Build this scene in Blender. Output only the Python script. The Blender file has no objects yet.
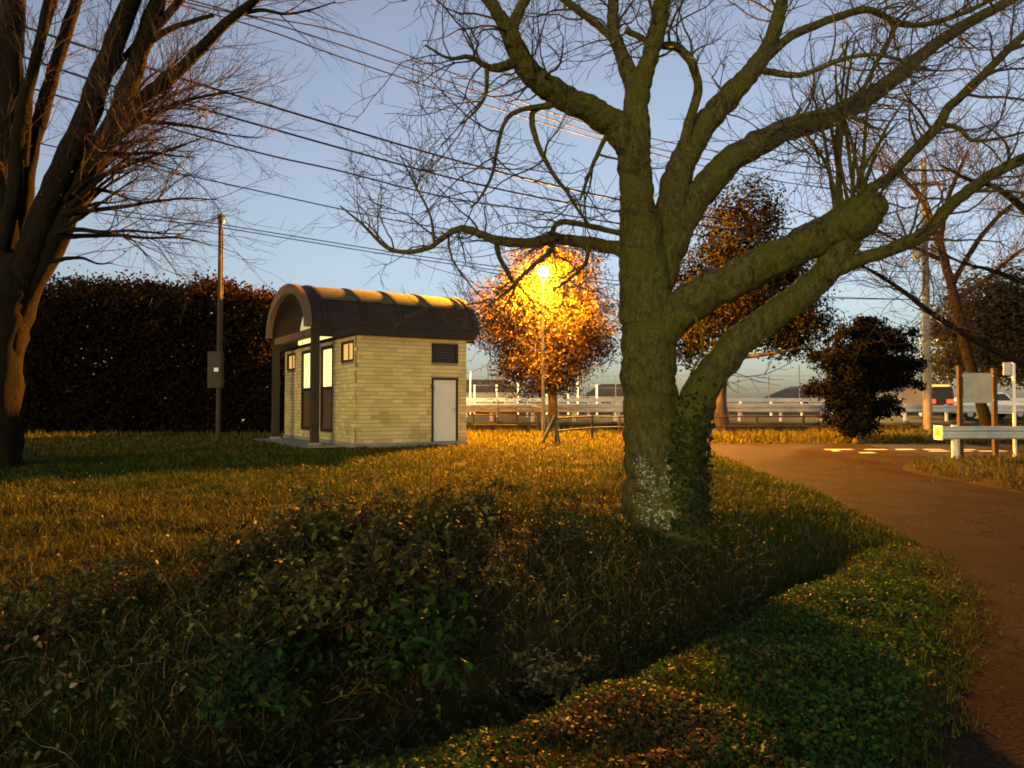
import bpy, math, random
import numpy as np
from mathutils import Vector

random.seed(7)
rng = np.random.default_rng(11)
R = math.radians
scene = bpy.context.scene
C = scene.collection

# ------------------------------------------------------------------ camera
CAM_Z, F = 1.6, 740.0
PITCH = math.atan(21 / F)
cam = bpy.data.objects.new('camera', bpy.data.cameras.new('camera'))
C.objects.link(cam)
cam.location = (0, 0, CAM_Z)
cam.rotation_euler = (R(90) + PITCH, 0, 0)
cam.data.sensor_width = 36
cam.data.lens = 36 * F / 1024
cam.data.clip_start = 0.05
cam.data.clip_end = 3000
scene.camera = cam

# ------------------------------------------------------------------ dusk sky, warm sun standing in for unseen street lamps behind the camera
SUN_AZ = math.atan2(-0.34, -0.94)      # direction towards the sun, measured from +Y towards +X
SUN_EL = R(5)
w = bpy.data.worlds.new('World')
scene.world = w
w.use_nodes = True
nt = w.node_tree
bg = nt.nodes['Background']
sky = nt.nodes.new('ShaderNodeTexSky')
sky.sky_type = 'NISHITA'
sky.sun_disc = False
sky.sun_elevation = SUN_EL
sky.sun_rotation = SUN_AZ
sky.air_density = 1.0
sky.dust_density = 1.4
sky.ozone_density = 3.0
hs = nt.nodes.new('ShaderNodeHueSaturation')      # the camera's warm white balance, over the whole sky alike
hs.inputs['Saturation'].default_value = 0.60
wb = nt.nodes.new('ShaderNodeMix')
wb.data_type = 'RGBA'; wb.blend_type = 'MULTIPLY'
wb.inputs['Factor'].default_value = 1.0
for sk in wb.inputs:
    if sk.type == 'RGBA' and sk.name == 'B': sk.default_value = (1.05, 0.98, 0.97, 1)
nt.links.new(sky.outputs[0], hs.inputs['Color'])
nt.links.new(hs.outputs[0], [k for k in wb.inputs if k.type == 'RGBA' and k.name == 'A'][0])
nt.links.new([k for k in wb.outputs if k.type == 'RGBA'][0], bg.inputs[0])
bg.inputs[1].default_value = 0.122

sl = bpy.data.lights.new('sun', 'SUN')
sl.energy = 0.46
sl.angle = R(12)
sl.color = (1.0, 0.80, 0.24)
sun = bpy.data.objects.new('sun', sl)
C.objects.link(sun)
to_sun = Vector((math.sin(SUN_AZ) * math.cos(SUN_EL), math.cos(SUN_AZ) * math.cos(SUN_EL), math.sin(SUN_EL)))
sun.rotation_euler = to_sun.to_track_quat('Z', 'Y').to_euler()
sun.location = (-8, -20, 15)

vs = scene.view_settings
vs.view_transform = 'Standard'
vs.look = 'None'
vs.exposure = 1.3
vs.gamma = 1.0
scene.cycles.filter_width = 1.8

# ------------------------------------------------------------------ helpers
def P(x, y, d):
    """photo pixel + distance along Y -> world point"""
    u, v = (x - 512) / F, (384 - y) / F
    k = d / (math.cos(PITCH) - v * math.sin(PITCH))
    return np.array([u * k, d, CAM_Z + k * (math.sin(PITCH) + v * math.cos(PITCH))])

def tag(o, label=None, cat=None, group=None, kind=None):
    if label: o['label'] = label
    if cat: o['category'] = cat
    if group: o['group'] = group
    if kind: o['kind'] = kind
    return o

def empty(name, loc=(0, 0, 0), rz=0.0, label=None, cat=None, group=None):
    o = bpy.data.objects.new(name, None)
    o.empty_display_size = 0.2
    C.objects.link(o)
    o.location = loc
    o.rotation_euler = (0, 0, rz)
    return tag(o, label, cat, group)

class MB:
    """collects faces and builds ONE mesh object"""
    def __init__(s):
        s.v, s.f, s.c, s.n = [], [], [], 0
    def add(s, v, f, c=None):
        v = np.asarray(v, float)
        f = [np.asarray(q, int) + s.n for q in (f if isinstance(f, list) else [f])]
        s.v.append(v); s.f += f; s.n += len(v)
        if c is not None:
            s.c.append(np.broadcast_to(np.asarray(c, float), (len(v), 3)))
        return s
    def box(s, a, b, col=None):
        x0, y0, z0 = a; x1, y1, z1 = b
        v = [(x0, y0, z0), (x1, y0, z0), (x1, y1, z0), (x0, y1, z0), (x0, y0, z1), (x1, y0, z1), (x1, y1, z1), (x0, y1, z1)]
        return s.add(v, [[(3, 2, 1, 0), (4, 5, 6, 7), (0, 1, 5, 4), (1, 2, 6, 5), (2, 3, 7, 6), (3, 0, 4, 7)]], col)
    def cyl(s, a, b, r0, r1=None, n=12, caps=True):
        return s.tube([a, b], [r0, r0 if r1 is None else r1], n, caps)
    def tube(s, pts, rad, n=10, caps=True, col=None, jit=0.0):
        pts = np.asarray(pts, float); m = len(pts)
        rad = np.broadcast_to(np.asarray(rad, float), (m,))
        t = np.gradient(pts, axis=0)
        t /= np.linalg.norm(t, axis=1)[:, None] + 1e-12
        ref = np.array([0, 0, 1.0]) if abs(t[0][2]) < 0.9 else np.array([1.0, 0, 0])
        u = np.cross(t[0], ref); u /= np.linalg.norm(u)
        ang = np.linspace(0, 2 * np.pi, n, endpoint=False)
        ring = []
        for i in range(m):
            u = u - t[i] * np.dot(u, t[i]); u /= np.linalg.norm(u)
            w_ = np.cross(t[i], u)
            r = rad[i] * (1 + jit * np.sin(3 * ang + 5.1 * i * 0.21) + jit * 0.7 * np.sin(5 * ang + 1 - i * 0.33))
            ring.append(pts[i] + r[:, None] * (np.cos(ang)[:, None] * u + np.sin(ang)[:, None] * w_))
        v = np.concatenate(ring)
        i, j = np.meshgrid(np.arange(m - 1), np.arange(n), indexing='ij')
        k = (j + 1) % n
        q = np.stack([i * n + j, i * n + k, (i + 1) * n + k, (i + 1) * n + j], -1).reshape(-1, 4)
        f = [q]
        if caps:
            f += [np.arange(n)[::-1][None], (np.arange(n) + (m - 1) * n)[None]]
        return s.add(v, f, col)
    def build(s, name, mat, parent=None, smooth=False, kind=None, label=None, cat=None, group=None):
        me = bpy.data.meshes.new(name)
        v = np.concatenate(s.v)
        me.vertices.add(len(v)); me.vertices.foreach_set('co', v.ravel())
        tot = np.concatenate([np.full(len(q), q.shape[1]) for q in s.f])
        idx = np.concatenate([q.ravel() for q in s.f])
        me.loops.add(len(idx)); me.loops.foreach_set('vertex_index', idx.astype(np.int32))
        me.polygons.add(len(tot))
        st = np.zeros(len(tot), np.int32); st[1:] = np.cumsum(tot)[:-1]
        me.polygons.foreach_set('loop_start', st)
        me.polygons.foreach_set('loop_total', tot.astype(np.int32))
        me.polygons.foreach_set('use_smooth', np.full(len(tot), bool(smooth)))
        if s.c:
            c = np.concatenate(s.c)
            a = me.color_attributes.new('tint', 'FLOAT_COLOR', 'POINT')
            a.data.foreach_set('color', np.concatenate([c, np.ones((len(c), 1))], 1).ravel())
        me.update(); me.validate()
        if mat: me.materials.append(mat)
        o = bpy.data.objects.new(name, me)
        C.objects.link(o)
        if parent: o.parent = parent
        return tag(o, label, cat, group, kind)

def spline(pts, n):
    """Catmull-Rom resample of rows (any width) to n rows"""
    p = np.asarray(pts, float)
    if len(p) == 2:
        return p[0] + (p[1] - p[0]) * np.linspace(0, 1, n)[:, None]
    e = np.vstack([2 * p[0] - p[1], p, 2 * p[-1] - p[-2]])
    s = np.linspace(0, len(p) - 1 - 1e-9, n)
    i = s.astype(int); t = (s - i)[:, None]
    a, b, c, d = e[i], e[i + 1], e[i + 2], e[i + 3]
    return 0.5 * (2 * b + (c - a) * t + (2 * a - 5 * b + 4 * c - d) * t ** 2 + (3 * b - a - 3 * c + d) * t ** 3)

def unit(v):
    return v / (np.linalg.norm(v, axis=-1, keepdims=True) + 1e-12)

def smooth(x, a, b):
    t = np.clip((np.asarray(x, float) - a) / (b - a), 0, 1)
    return t * t * (3 - 2 * t)

_ph = np.random.default_rng(5).uniform(0, 6.28, (6, 6, 2))
def vnoise(x, y, sc):
    x = np.asarray(x, float) / sc; y = np.asarray(y, float) / sc
    r = 0
    for k in range(6):
        a = k * 1.05 + 0.3; f = 1 + 0.37 * k
        r = r + np.sin((x * math.cos(a) + y * math.sin(a)) * f * 2.1 + _ph[k, 0, 0]) * np.cos((x * math.sin(a) - y * math.cos(a)) * f * 1.7 + _ph[k, 1, 1]) / (1 + 0.3 * k)
    return r / 2.2

# ------------------------------------------------------------------ materials
def material(name, base=(0.2, 0.2, 0.2), rough=0.8, var=0.0, scale=6.0, col2=None, bump=0.0, bscale=30.0, tint=False, trans=0.0, metal=0.0, emit=None, estr=0.0, stretch=None, spec=0.3):
    m = bpy.data.materials.new(name); m.use_nodes = True
    n = m.node_tree.nodes; L = m.node_tree.links
    b = n['Principled BSDF']
    b.inputs['Roughness'].default_value = rough
    b.inputs['Metallic'].default_value = metal
    b.inputs['Specular IOR Level'].default_value = spec
    b.inputs['Base Color'].default_value = (*base, 1)
    tc = n.new('ShaderNodeTexCoord')
    mp = n.new('ShaderNodeMapping')
    L.new(tc.outputs['Object'], mp.inputs[0])
    if stretch: mp.inputs['Scale'].default_value = stretch
    out = None
    if col2 is not None:
        no = n.new('ShaderNodeTexNoise'); no.inputs['Scale'].default_value = scale; no.inputs['Detail'].default_value = 6
        no.inputs['Roughness'].default_value = 0.65
        L.new(mp.outputs[0], no.inputs['Vector'])
        r = n.new('ShaderNodeValToRGB')
        r.color_ramp.elements[0].position = 0.36; r.color_ramp.elements[1].position = 0.66
        r.color_ramp.elements[0].color = (*base, 1); r.color_ramp.elements[1].color = (*col2, 1)
        L.new(no.outputs[0], r.inputs[0]); out = r.outputs[0]
    if tint:
        at = n.new('ShaderNodeAttribute'); at.attribute_name = 'tint'
        out = at.outputs['Color']
    if out is not None:
        L.new(out, b.inputs['Base Color'])
    if bump:
        n2 = n.new('ShaderNodeTexNoise'); n2.inputs['Scale'].default_value = bscale; n2.inputs['Detail'].default_value = 5
        L.new(mp.outputs[0], n2.inputs['Vector'])
        bp = n.new('ShaderNodeBump'); bp.inputs['Strength'].default_value = bump; bp.inputs['Distance'].default_value = 0.03
        L.new(n2.outputs[0], bp.inputs['Height']); L.new(bp.outputs[0], b.inputs['Normal'])
    if emit is not None:
        b.inputs['Emission Color'].default_value = (*emit, 1)
        b.inputs['Emission Strength'].default_value = estr
    if trans:
        tr = n.new('ShaderNodeBsdfTranslucent')
        if out is not None: L.new(out, tr.inputs['Color'])
        else: tr.inputs['Color'].default_value = (*base, 1)
        mx = n.new('ShaderNodeMixShader'); mx.inputs[0].default_value = trans
        L.new(b.outputs[0], mx.inputs[1]); L.new(tr.outputs[0], mx.inputs[2])
        L.new(mx.outputs[0], n['Material Output'].inputs['Surface'])
    return m

M = {}
M['soil'] = material('soil', (0.022, 0.016, 0.006), 0.95, col2=(0.045, 0.034, 0.011), scale=1.6, bump=0.8, bscale=9, spec=0.05)
def asphalt_material():
    m = material('asphalt', (0.018, 0.0115, 0.0055), 0.95, col2=(0.031, 0.020, 0.0100), scale=0.9, bump=0.5, bscale=60, spec=0.04)
    n = m.node_tree.nodes; L = m.node_tree.links; b = n['Principled BSDF']
    src = b.inputs['Base Color'].links[0].from_socket
    tc = n.new('ShaderNodeTexCoord')
    g = n.new('ShaderNodeTexNoise'); g.inputs['Scale'].default_value = 55; g.inputs['Detail'].default_value = 3
    L.new(tc.outputs['Object'], g.inputs['Vector'])
    gr = n.new('ShaderNodeValToRGB'); e = gr.color_ramp.elements
    e[0].position, e[1].position = 0.38, 0.66; e[0].color = (0.55, 0.55, 0.55, 1); e[1].color = (1.5, 1.5, 1.5, 1)
    L.new(g.outputs[0], gr.inputs[0])
    v = n.new('ShaderNodeTexVoronoi'); v.feature = 'DISTANCE_TO_EDGE'; v.inputs['Scale'].default_value = 0.55
    wn = n.new('ShaderNodeTexNoise'); wn.inputs['Scale'].default_value = 2.5
    L.new(tc.outputs['Object'], wn.inputs['Vector'])
    ad = n.new('ShaderNodeVectorMath'); ad.operation = 'ADD'
    L.new(tc.outputs['Object'], ad.inputs[0]); L.new(wn.outputs['Color'], ad.inputs[1]); L.new(ad.outputs[0], v.inputs['Vector'])
    cr = n.new('ShaderNodeValToRGB'); e = cr.color_ramp.elements
    e[0].position, e[1].position = 0.004, 0.012; e[0].color = (0.35, 0.35, 0.35, 1); e[1].color = (1, 1, 1, 1)
    L.new(v.outputs['Distance'], cr.inputs[0])
    for fac in (gr.outputs[0], cr.outputs[0]):
        mx = n.new('ShaderNodeMixRGB'); mx.blend_type = 'MULTIPLY'; mx.inputs[0].default_value = 1
        L.new(src, mx.inputs[1]); L.new(fac, mx.inputs[2]); src = mx.outputs[0]
    L.new(src, b.inputs['Base Color'])
    return m
M['asphalt'] = asphalt_material()
M['paint'] = material('road_paint', (0.62, 0.60, 0.56), 0.6, col2=(0.8, 0.78, 0.74), scale=9)
M['leaf'] = material('leaf', tint=True, rough=0.6, trans=0.35, spec=0.15)
M['dark_leaf'] = material('dark_leaf', tint=True, rough=0.9, trans=0.1, spec=0.02)
M['gloss_leaf'] = material('gloss_leaf', tint=True, rough=0.7, trans=0.08, spec=0.10)
M['grass'] = material('grass_blade', tint=True, rough=0.7, trans=0.3, spec=0.12)
def bark_material(name, dark, light, moss, fs=1.0):
    m = bpy.data.materials.new(name); m.use_nodes = True
    n = m.node_tree.nodes; L = m.node_tree.links; b = n['Principled BSDF']
    b.inputs['Roughness'].default_value = 0.95; b.inputs['Specular IOR Level'].default_value = 0.1
    tc = n.new('ShaderNodeTexCoord')
    def noise(scale, det=6, st=(1, 1, 1)):
        mp = n.new('ShaderNodeMapping'); mp.inputs['Scale'].default_value = st
        L.new(tc.outputs['Object'], mp.inputs[0])
        k = n.new('ShaderNodeTexNoise'); k.inputs['Scale'].default_value = scale; k.inputs['Detail'].default_value = det
        k.inputs['Roughness'].default_value = 0.7
        L.new(mp.outputs[0], k.inputs['Vector']); return k.outputs[0]
    def ramp(src, p0, p1, c0, c1):
        k = n.new('ShaderNodeValToRGB'); e = k.color_ramp.elements
        e[0].position, e[1].position = p0, p1; e[0].color, e[1].color = (*c0, 1), (*c1, 1)
        L.new(src, k.inputs[0]); return k.outputs[0]
    def mix(f, a, c):
        k = n.new('ShaderNodeMixRGB'); L.new(f, k.inputs[0]); L.new(a, k.inputs[1]); L.new(c, k.inputs[2]); return k.outputs[0]
    fine = noise(22 * fs, 8, (1, 1, 0.35)); mid = noise(5 * fs, 6, (1, 1, 0.6)); big = noise(1.7, 4)
    base = ramp(fine, 0.34, 0.68, dark, light)
    mo = ramp(mid, 0.3, 0.7, tuple(v * 0.5 for v in moss), moss)
    col = mix(ramp(big, 0.40, 0.62, (0, 0, 0), (1, 1, 1)), base, mo)
    sp = ramp(noise(30 * fs, 3), 0.68, 0.74, (0, 0, 0), (0.5, 0.5, 0.5))
    gr = n.new('ShaderNodeRGB'); gr.outputs[0].default_value = (light[0] * 1.9, light[1] * 1.9, light[2] * 2.0, 1)
    L.new(mix(sp, col, gr.outputs[0]), b.inputs['Base Color'])
    mpv = n.new('ShaderNodeMapping'); mpv.inputs['Scale'].default_value = (1, 1, 0.28)
    wn = n.new('ShaderNodeTexNoise'); wn.inputs['Scale'].default_value = 2.2; wn.inputs['Detail'].default_value = 4
    L.new(tc.outputs['Object'], wn.inputs['Vector'])
    ad = n.new('ShaderNodeVectorMath'); ad.operation = 'MULTIPLY_ADD'
    ad.inputs[1].default_value = (0.9, 0.9, 0.9)
    L.new(wn.outputs['Color'], ad.inputs[0]); L.new(tc.outputs['Object'], ad.inputs[2]); L.new(ad.outputs[0], mpv.inputs[0])
    vo = n.new('ShaderNodeTexVoronoi'); vo.feature = 'DISTANCE_TO_EDGE'; vo.inputs['Scale'].default_value = 17 * fs
    L.new(mpv.outputs[0], vo.inputs['Vector'])
    fis = ramp(vo.outputs['Distance'], 0.0, 0.13, (0.5, 0.48, 0.45), (1, 1, 1))
    mu = n.new('ShaderNodeMixRGB'); mu.blend_type = 'MULTIPLY'
    L.new(ramp(mid, 0.42, 0.60, (0, 0, 0), (1, 1, 1)), mu.inputs[0])
    L.new(b.inputs['Base Color'].links[0].from_socket, mu.inputs[1]); L.new(fis, mu.inputs[2])
    L.new(mu.outputs[0], b.inputs['Base Color'])
    prev = None
    for src, st, ds in ((mid, 1.0, 0.10), (fis, 0.35, 0.02), (fine, 1.0, 0.06)):
        bp = n.new('ShaderNodeBump'); bp.inputs['Strength'].default_value = st; bp.inputs['Distance'].default_value = ds
        L.new(src, bp.inputs['Height'])
        if prev: L.new(prev, bp.inputs['Normal'])
        prev = bp.outputs[0]
    L.new(prev, b.inputs['Normal'])
    return m
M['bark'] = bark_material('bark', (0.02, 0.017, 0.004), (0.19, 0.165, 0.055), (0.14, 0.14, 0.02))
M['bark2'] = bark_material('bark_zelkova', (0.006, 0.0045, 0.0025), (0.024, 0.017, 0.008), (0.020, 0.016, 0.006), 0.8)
M['twig'] = material('twig', (0.05, 0.038, 0.02), 0.85)
M['twig2'] = material('twig_brown', (0.05, 0.024, 0.011), 0.85)
M['trunk_dark'] = material('trunk_dark', (0.05, 0.035, 0.02), 0.9, col2=(0.10, 0.07, 0.04), scale=7, bump=0.6, bscale=20)
M['lichen'] = material('lichen', (0.22, 0.22, 0.15), 0.95, col2=(0.42, 0.42, 0.32), scale=20, bump=0.5, bscale=60)
M['brick'] = material('cream_brick', (0.50, 0.43, 0.21), 0.9, col2=(0.58, 0.50, 0.25), scale=1.2, spec=0.1)
M['brick_tint'] = material('cream_brick_facing', tint=True, rough=0.9, spec=0.1, bump=0.25, bscale=18)
M['mortar'] = material('mortar', (0.20, 0.165, 0.08), 0.95, col2=(0.26, 0.21, 0.10), scale=8)
M['concrete'] = material('concrete', (0.20, 0.19, 0.16), 0.9, col2=(0.28, 0.26, 0.22), scale=3, bump=0.3, bscale=30)
M['dark_metal'] = material('brown_metal', (0.022, 0.016, 0.01), 0.65, col2=(0.032, 0.022, 0.014), scale=4)
M['arch_trim'] = material('arch_trim', (0.15, 0.085, 0.035), 0.7, col2=(0.20, 0.12, 0.05), scale=3)
M['roof_sheet'] = material('roof_sheet', (0.022, 0.015, 0.009), 0.75, col2=(0.035, 0.024, 0.014), scale=1.5)
M['skylight'] = material('skylight', (0.06, 0.056, 0.018), 0.8, col2=(0.10, 0.092, 0.03), scale=2.5)
M['door'] = material('door_paint', (0.56, 0.57, 0.48), 0.75, col2=(0.63, 0.64, 0.55), scale=2)
M['dark_glass'] = material('dark_glass', (0.03, 0.025, 0.02), 0.15, spec=0.6)
M['lit_glass'] = material('lit_glass', (0.6, 0.55, 0.3), 0.4, emit=(1.0, 0.84, 0.26), estr=0.62)
M['lit_amber'] = material('lit_amber_glass', (0.6, 0.4, 0.2), 0.4, emit=(1.0, 0.52, 0.09), estr=0.28)
M['lit_pale'] = material('lit_pale_glass', (0.5, 0.5, 0.3), 0.4, emit=(1.0, 0.85, 0.42), estr=0.16)
M['kick'] = material('door_lower', (0.10, 0.06, 0.03), 0.5, col2=(0.13, 0.08, 0.04), scale=3)
M['steel'] = material('galvanised', (0.42, 0.44, 0.42), 0.55, col2=(0.52, 0.54, 0.50), scale=5, metal=0.25)
M['beam'] = material('guardrail_white', (0.34, 0.38, 0.33), 0.7, col2=(0.5, 0.54, 0.47), scale=3, bump=0.2, bscale=20)
M['white_paint'] = material('white_paint', (0.75, 0.75, 0.70), 0.55, col2=(0.62, 0.62, 0.57), scale=5)
M['pole_rust'] = material('pole_brown', (0.032, 0.02, 0.012), 0.8, col2=(0.05, 0.03, 0.018), scale=6)
M['box_grey'] = material('box_brown', (0.034, 0.026, 0.014), 0.8, col2=(0.048, 0.036, 0.02), scale=4)
M['pole_concrete'] = material('pole_concrete', (0.19, 0.165, 0.13), 0.9, col2=(0.25, 0.22, 0.175), scale=3)
M['wire'] = material('wire', (0.02, 0.018, 0.018), 0.6)
M['fence_pipe'] = material('fence_pipe', (0.018, 0.011, 0.007), 0.7, col2=(0.03, 0.018, 0.011), scale=8)
M['green_paint'] = material('green_paint', (0.008, 0.04, 0.018), 0.6, col2=(0.012, 0.05, 0.022), scale=8)
M['sign_back'] = material('sign_back', (0.26, 0.28, 0.22), 0.6, col2=(0.33, 0.35, 0.28), scale=4)
M['wood_post'] = material('wood_post', (0.03, 0.022, 0.013), 0.9, col2=(0.05, 0.035, 0.02), scale=9, stretch=(3, 3, 0.5))
M['lamp'] = material('lamp_globe', (0.9, 0.8, 0.6), 0.3, emit=(1.0, 0.36, 0.014), estr=37000)
M['far_lamp'] = material('far_lamp', (0.9, 0.9, 0.7), 0.3, emit=(1.0, 0.66, 0.20), estr=10000)
M['lamp_pole'] = material('lamp_pole_grey', (0.10, 0.10, 0.095), 0.7, col2=(0.15, 0.15, 0.14), scale=4)
M['tail'] = material('tail_light', (0.5, 0.02, 0.01), 0.3, emit=(1.0, 0.04, 0.015), estr=2.0)
M['marker'] = material('marker_light', (0.6, 0.5, 0.2), 0.3, emit=(1.0, 0.62, 0.12), estr=0.5)
M['car_white'] = material('car_white', (0.72, 0.72, 0.66), 0.3, col2=(0.76, 0.76, 0.70), scale=1, spec=0.5)
M['car_dark'] = material('car_dark', (0.04, 0.008, 0.006), 0.6, col2=(0.07, 0.016, 0.014), scale=1, spec=0.5)
M['tyre'] = material('tyre', (0.02, 0.02, 0.02), 0.9)
M['wall_far'] = material('house_wall', (0.30, 0.25, 0.20), 0.9, col2=(0.36, 0.30, 0.24), scale=1)
M['roof_far'] = material('house_roof', (0.09, 0.07, 0.055), 0.8, col2=(0.12, 0.09, 0.07), scale=2)
M['net'] = material('net', (0.14, 0.13, 0.12), 0.9)

# ------------------------------------------------------------------ terrain
DITCH = np.array([(-7, 1.2), (-4, 2.2), (-1.3, 3.35), (-0.3, 4.05), (0.5, 4.75), (1.1, 5.5), (2.0, 6.6), (3.2, 7.6), (4.6, 8.6)])
XLY = np.array([(-30, -6), (-5, -1.2), (0, 0.3), (3.2, 1.75), (4.3, 2.6), (6, 3.75), (8, 4.5), (11, 4.9), (15, 5.25), (20, 5.7), (24, 6.0), (27.2, 5.2), (27.6, 5.0)])
XRY = np.array([(-30, 5), (-5, 7.5), (3, 8.6), (13, 9.0), (16, 9.0), (17, 9.15), (18.2, 9.8), (19.2, 11.2), (20.0, 15), (20.5, 22), (21.0, 70), (27.6, 70)])
def xl(y): return np.interp(y, XLY[:, 0], XLY[:, 1])
def xr(y): return np.interp(y, XRY[:, 0], XRY[:, 1])
def zroad(y): return 0.02 + 0.14 * smooth(y, 5, 24)

def ditch_s(x, y):
    x = np.asarray(x, float); y = np.asarray(y, float)
    best = np.full(x.shape, 1e9); sg = np.zeros(x.shape)
    for (ax, ay), (bx, by) in zip(DITCH[:-1], DITCH[1:]):
        dx, dy = bx - ax, by - ay
        t = np.clip(((x - ax) * dx + (y - ay) * dy) / (dx * dx + dy * dy), 0, 1)
        d = np.hypot(x - ax - t * dx, y - ay - t * dy)
        side = np.sign(dx * (y - ay) - dy * (x - ax))
        m = d < best
        best = np.where(m, d, best); sg = np.where(m, side, sg)
    return best * sg

def inroad(x, y, pad=0.0):
    return (x > xl(y) + pad) & (x < xr(y) - pad) & (y < 27.6 - pad)

def height(x, y):
    x = np.asarray(x, float); y = np.asarray(y, float)
    s = ditch_s(x, y)
    zr = zroad(y)
    lawn = np.where(s > 0, 0.10 + 0.26 * smooth(s, 0.35, 1.7), 0.085)
    lawn = 0.06 + (lawn - 0.06) * smooth(y, 0.5, 3.2)
    dl = xl(y) - x
    z = zr - 0.012 + (lawn - zr + 0.012) * smooth(dl, -0.5, 1.3)
    # right-hand verge
    dr = x - xr(y)
    z = np.where((dl < 0) & (y < 21), zr - 0.012 + 0.12 * smooth(dr, -0.5, 0.8), z)
    # beyond the crossing road
    far = zr - 0.03 + (0.30 - zr + 0.03) * smooth(y, 27.6, 29)
    z = np.where((y >= 27.0) & (dl < 0), far, z)
    z = z + (0.82 - z) * smooth(y, 33.2, 35.2)
    fade = 1 - smooth(x, 2.6, 4.3)
    z = z - 0.40 * np.exp(-(s / 0.42) ** 2) * fade
    rough = np.where(inroad(x, y, -0.15) | (y > 34), 0.0, 1.0)
    rough = rough * (0.35 + 0.65 * (1 - smooth(y, 10, 20)))
    z = z + rough * smooth(y, 0, 3) * (0.05 * vnoise(x, y, 1.1) + 0.03 * vnoise(x + 9, y - 4, 0.4))
    return z

def axis(stops):
    out = []
    for (a, b, st) in stops:
        out.append(np.arange(a, b - 1e-6, st))
    out.append(np.array([stops[-1][1]]))
    return np.concatenate(out)

gx = axis([(-900, -100, 100), (-100, -30, 7), (-30, -8, 0.5), (-8, 10, 0.12), (10, 24, 0.4), (24, 100, 7), (100, 900, 100)])
gy = axis([(-60, -6, 6), (-6, 1, 0.6), (1, 12, 0.12), (12, 22, 0.25), (22, 38, 0.4), (38, 100, 5), (100, 1500, 140)])
X, Y = np.meshgrid(gx, gy, indexing='ij')
Z = height(X, Y)
nx_, ny_ = X.shape
i, j = np.meshgrid(np.arange(nx_ - 1), np.arange(ny_ - 1), indexing='ij')
q = np.stack([i * ny_ + j, (i + 1) * ny_ + j, (i + 1) * ny_ + j + 1, i * ny_ + j + 1], -1).reshape(-1, 4)
ground = MB().add(np.stack([X, Y, Z], -1).reshape(-1, 3), q).build('ground', M['soil'], smooth=True, kind='structure')

# near road and crossing
ry = np.concatenate([np.arange(-6, 16, 0.4), np.arange(16, 27.6, 0.2), [27.6]])
cols = 20
ts = np.linspace(0, 1, cols) ** 1.6
rv = []
for yy in ry:
    a = xl(yy) + 0.05 * math.sin(yy * 5.3) + 0.04 * math.sin(yy * 11.7 + 1)
    b = xr(yy) + 0.05 * math.sin(yy * 4.1 + 2)
    for t in ts:
        rv.append((a + (b - a) * t, yy, zroad(yy) + 0.004))
i, j = np.meshgrid(np.arange(len(ry) - 1), np.arange(cols - 1), indexing='ij')
q = np.stack([i * cols + j, i * cols + j + 1, (i + 1) * cols + j + 1, (i + 1) * cols + j], -1).reshape(-1, 4)
road = MB().add(rv, q).build('road', M['asphalt'], smooth=True, kind='structure')
for (x0, y0, x1, y1) in [(10.05, 23.75, 11.0, 24.05), (11.35, 23.75, 12.1, 24.05), (12.35, 23.75, 13.0, 24.05), (13.25, 23.75, 13.9, 24.05), (14.15, 23.7, 14.9, 24.0),
                         (12.95, 22.95, 13.6, 23.2), (13.75, 22.95, 14.35, 23.2), (14.5, 22.95, 15.4, 23.2), (10.0, 23.1, 10.28, 23.4), (10.45, 22.2, 10.95, 22.5)]:
    MB().add([(x0, y0, zroad(y0) + 0.009), (x1, y0 + 0.04, zroad(y0) + 0.009), (x1 - 0.05, y1, zroad(y1) + 0.009), (x0 + 0.03, y1 - 0.03, zroad(y1) + 0.009)], [[(0, 1, 2, 3)]]).build('road_marking', M['paint'], road)
# far road on its bank
MB().add([(-200, 36.4, 0.835), (250, 36.4, 0.835), (250, 47, 0.835), (-200, 47, 0.835)], [[(0, 1, 2, 3)]]).build('far_road', M['asphalt'], kind='structure')

# ------------------------------------------------------------------ generic vegetation tools
def grow(starts, dirs, lens, npts, wander=0.25, up=0.0, r=None):
    """vectorised branch polylines: starts (N,3) dirs (N,3) lens (N,) -> (N,npts,3)"""
    n = len(starts)
    pts = np.empty((n, npts, 3)); pts[:, 0] = starts
    d = unit(dirs); st = (lens / (npts - 1))[:, None]
    for k in range(1, npts):
        d = d + r.normal(0, wander, (n, 3)) + np.array([0, 0, up])
        d = unit(d)
        pts[:, k] = pts[:, k - 1] + d * st
    return pts

def spawn(parents, rads, n, r, t0=0.15, t1=1.0, ang=(35, 75), up=0.15, weights=None, bias=None):
    """pick n child starts on parent polylines -> starts, dirs, parent radius"""
    N, K, _ = parents.shape
    pl = np.linalg.norm(np.diff(parents, axis=1), axis=2).sum(1)
    wt = pl if weights is None else weights * pl
    pi = r.choice(N, n, p=wt / wt.sum())
    t = r.uniform(t0, t1, n) * (K - 1)
    k = np.minimum(t.astype(int), K - 2); f = (t - k)[:, None]
    a, b = parents[pi, k], parents[pi, k + 1]
    st = a + (b - a) * f
    dr = unit(b - a)
    rd = unit(r.normal(0, 1, (n, 3)))
    pr = unit(rd - dr * (rd * dr).sum(1)[:, None])
    an = np.radians(r.uniform(*ang, n))[:, None]
    d = dr * np.cos(an) + pr * np.sin(an) + np.array([0, 0, up])
    if bias is not None: d = d + bias
    pr_ = rads[pi, k] * (1 - f[:, 0]) + rads[pi, k + 1] * f[:, 0]
    return st, unit(d), pr_, pi

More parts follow.
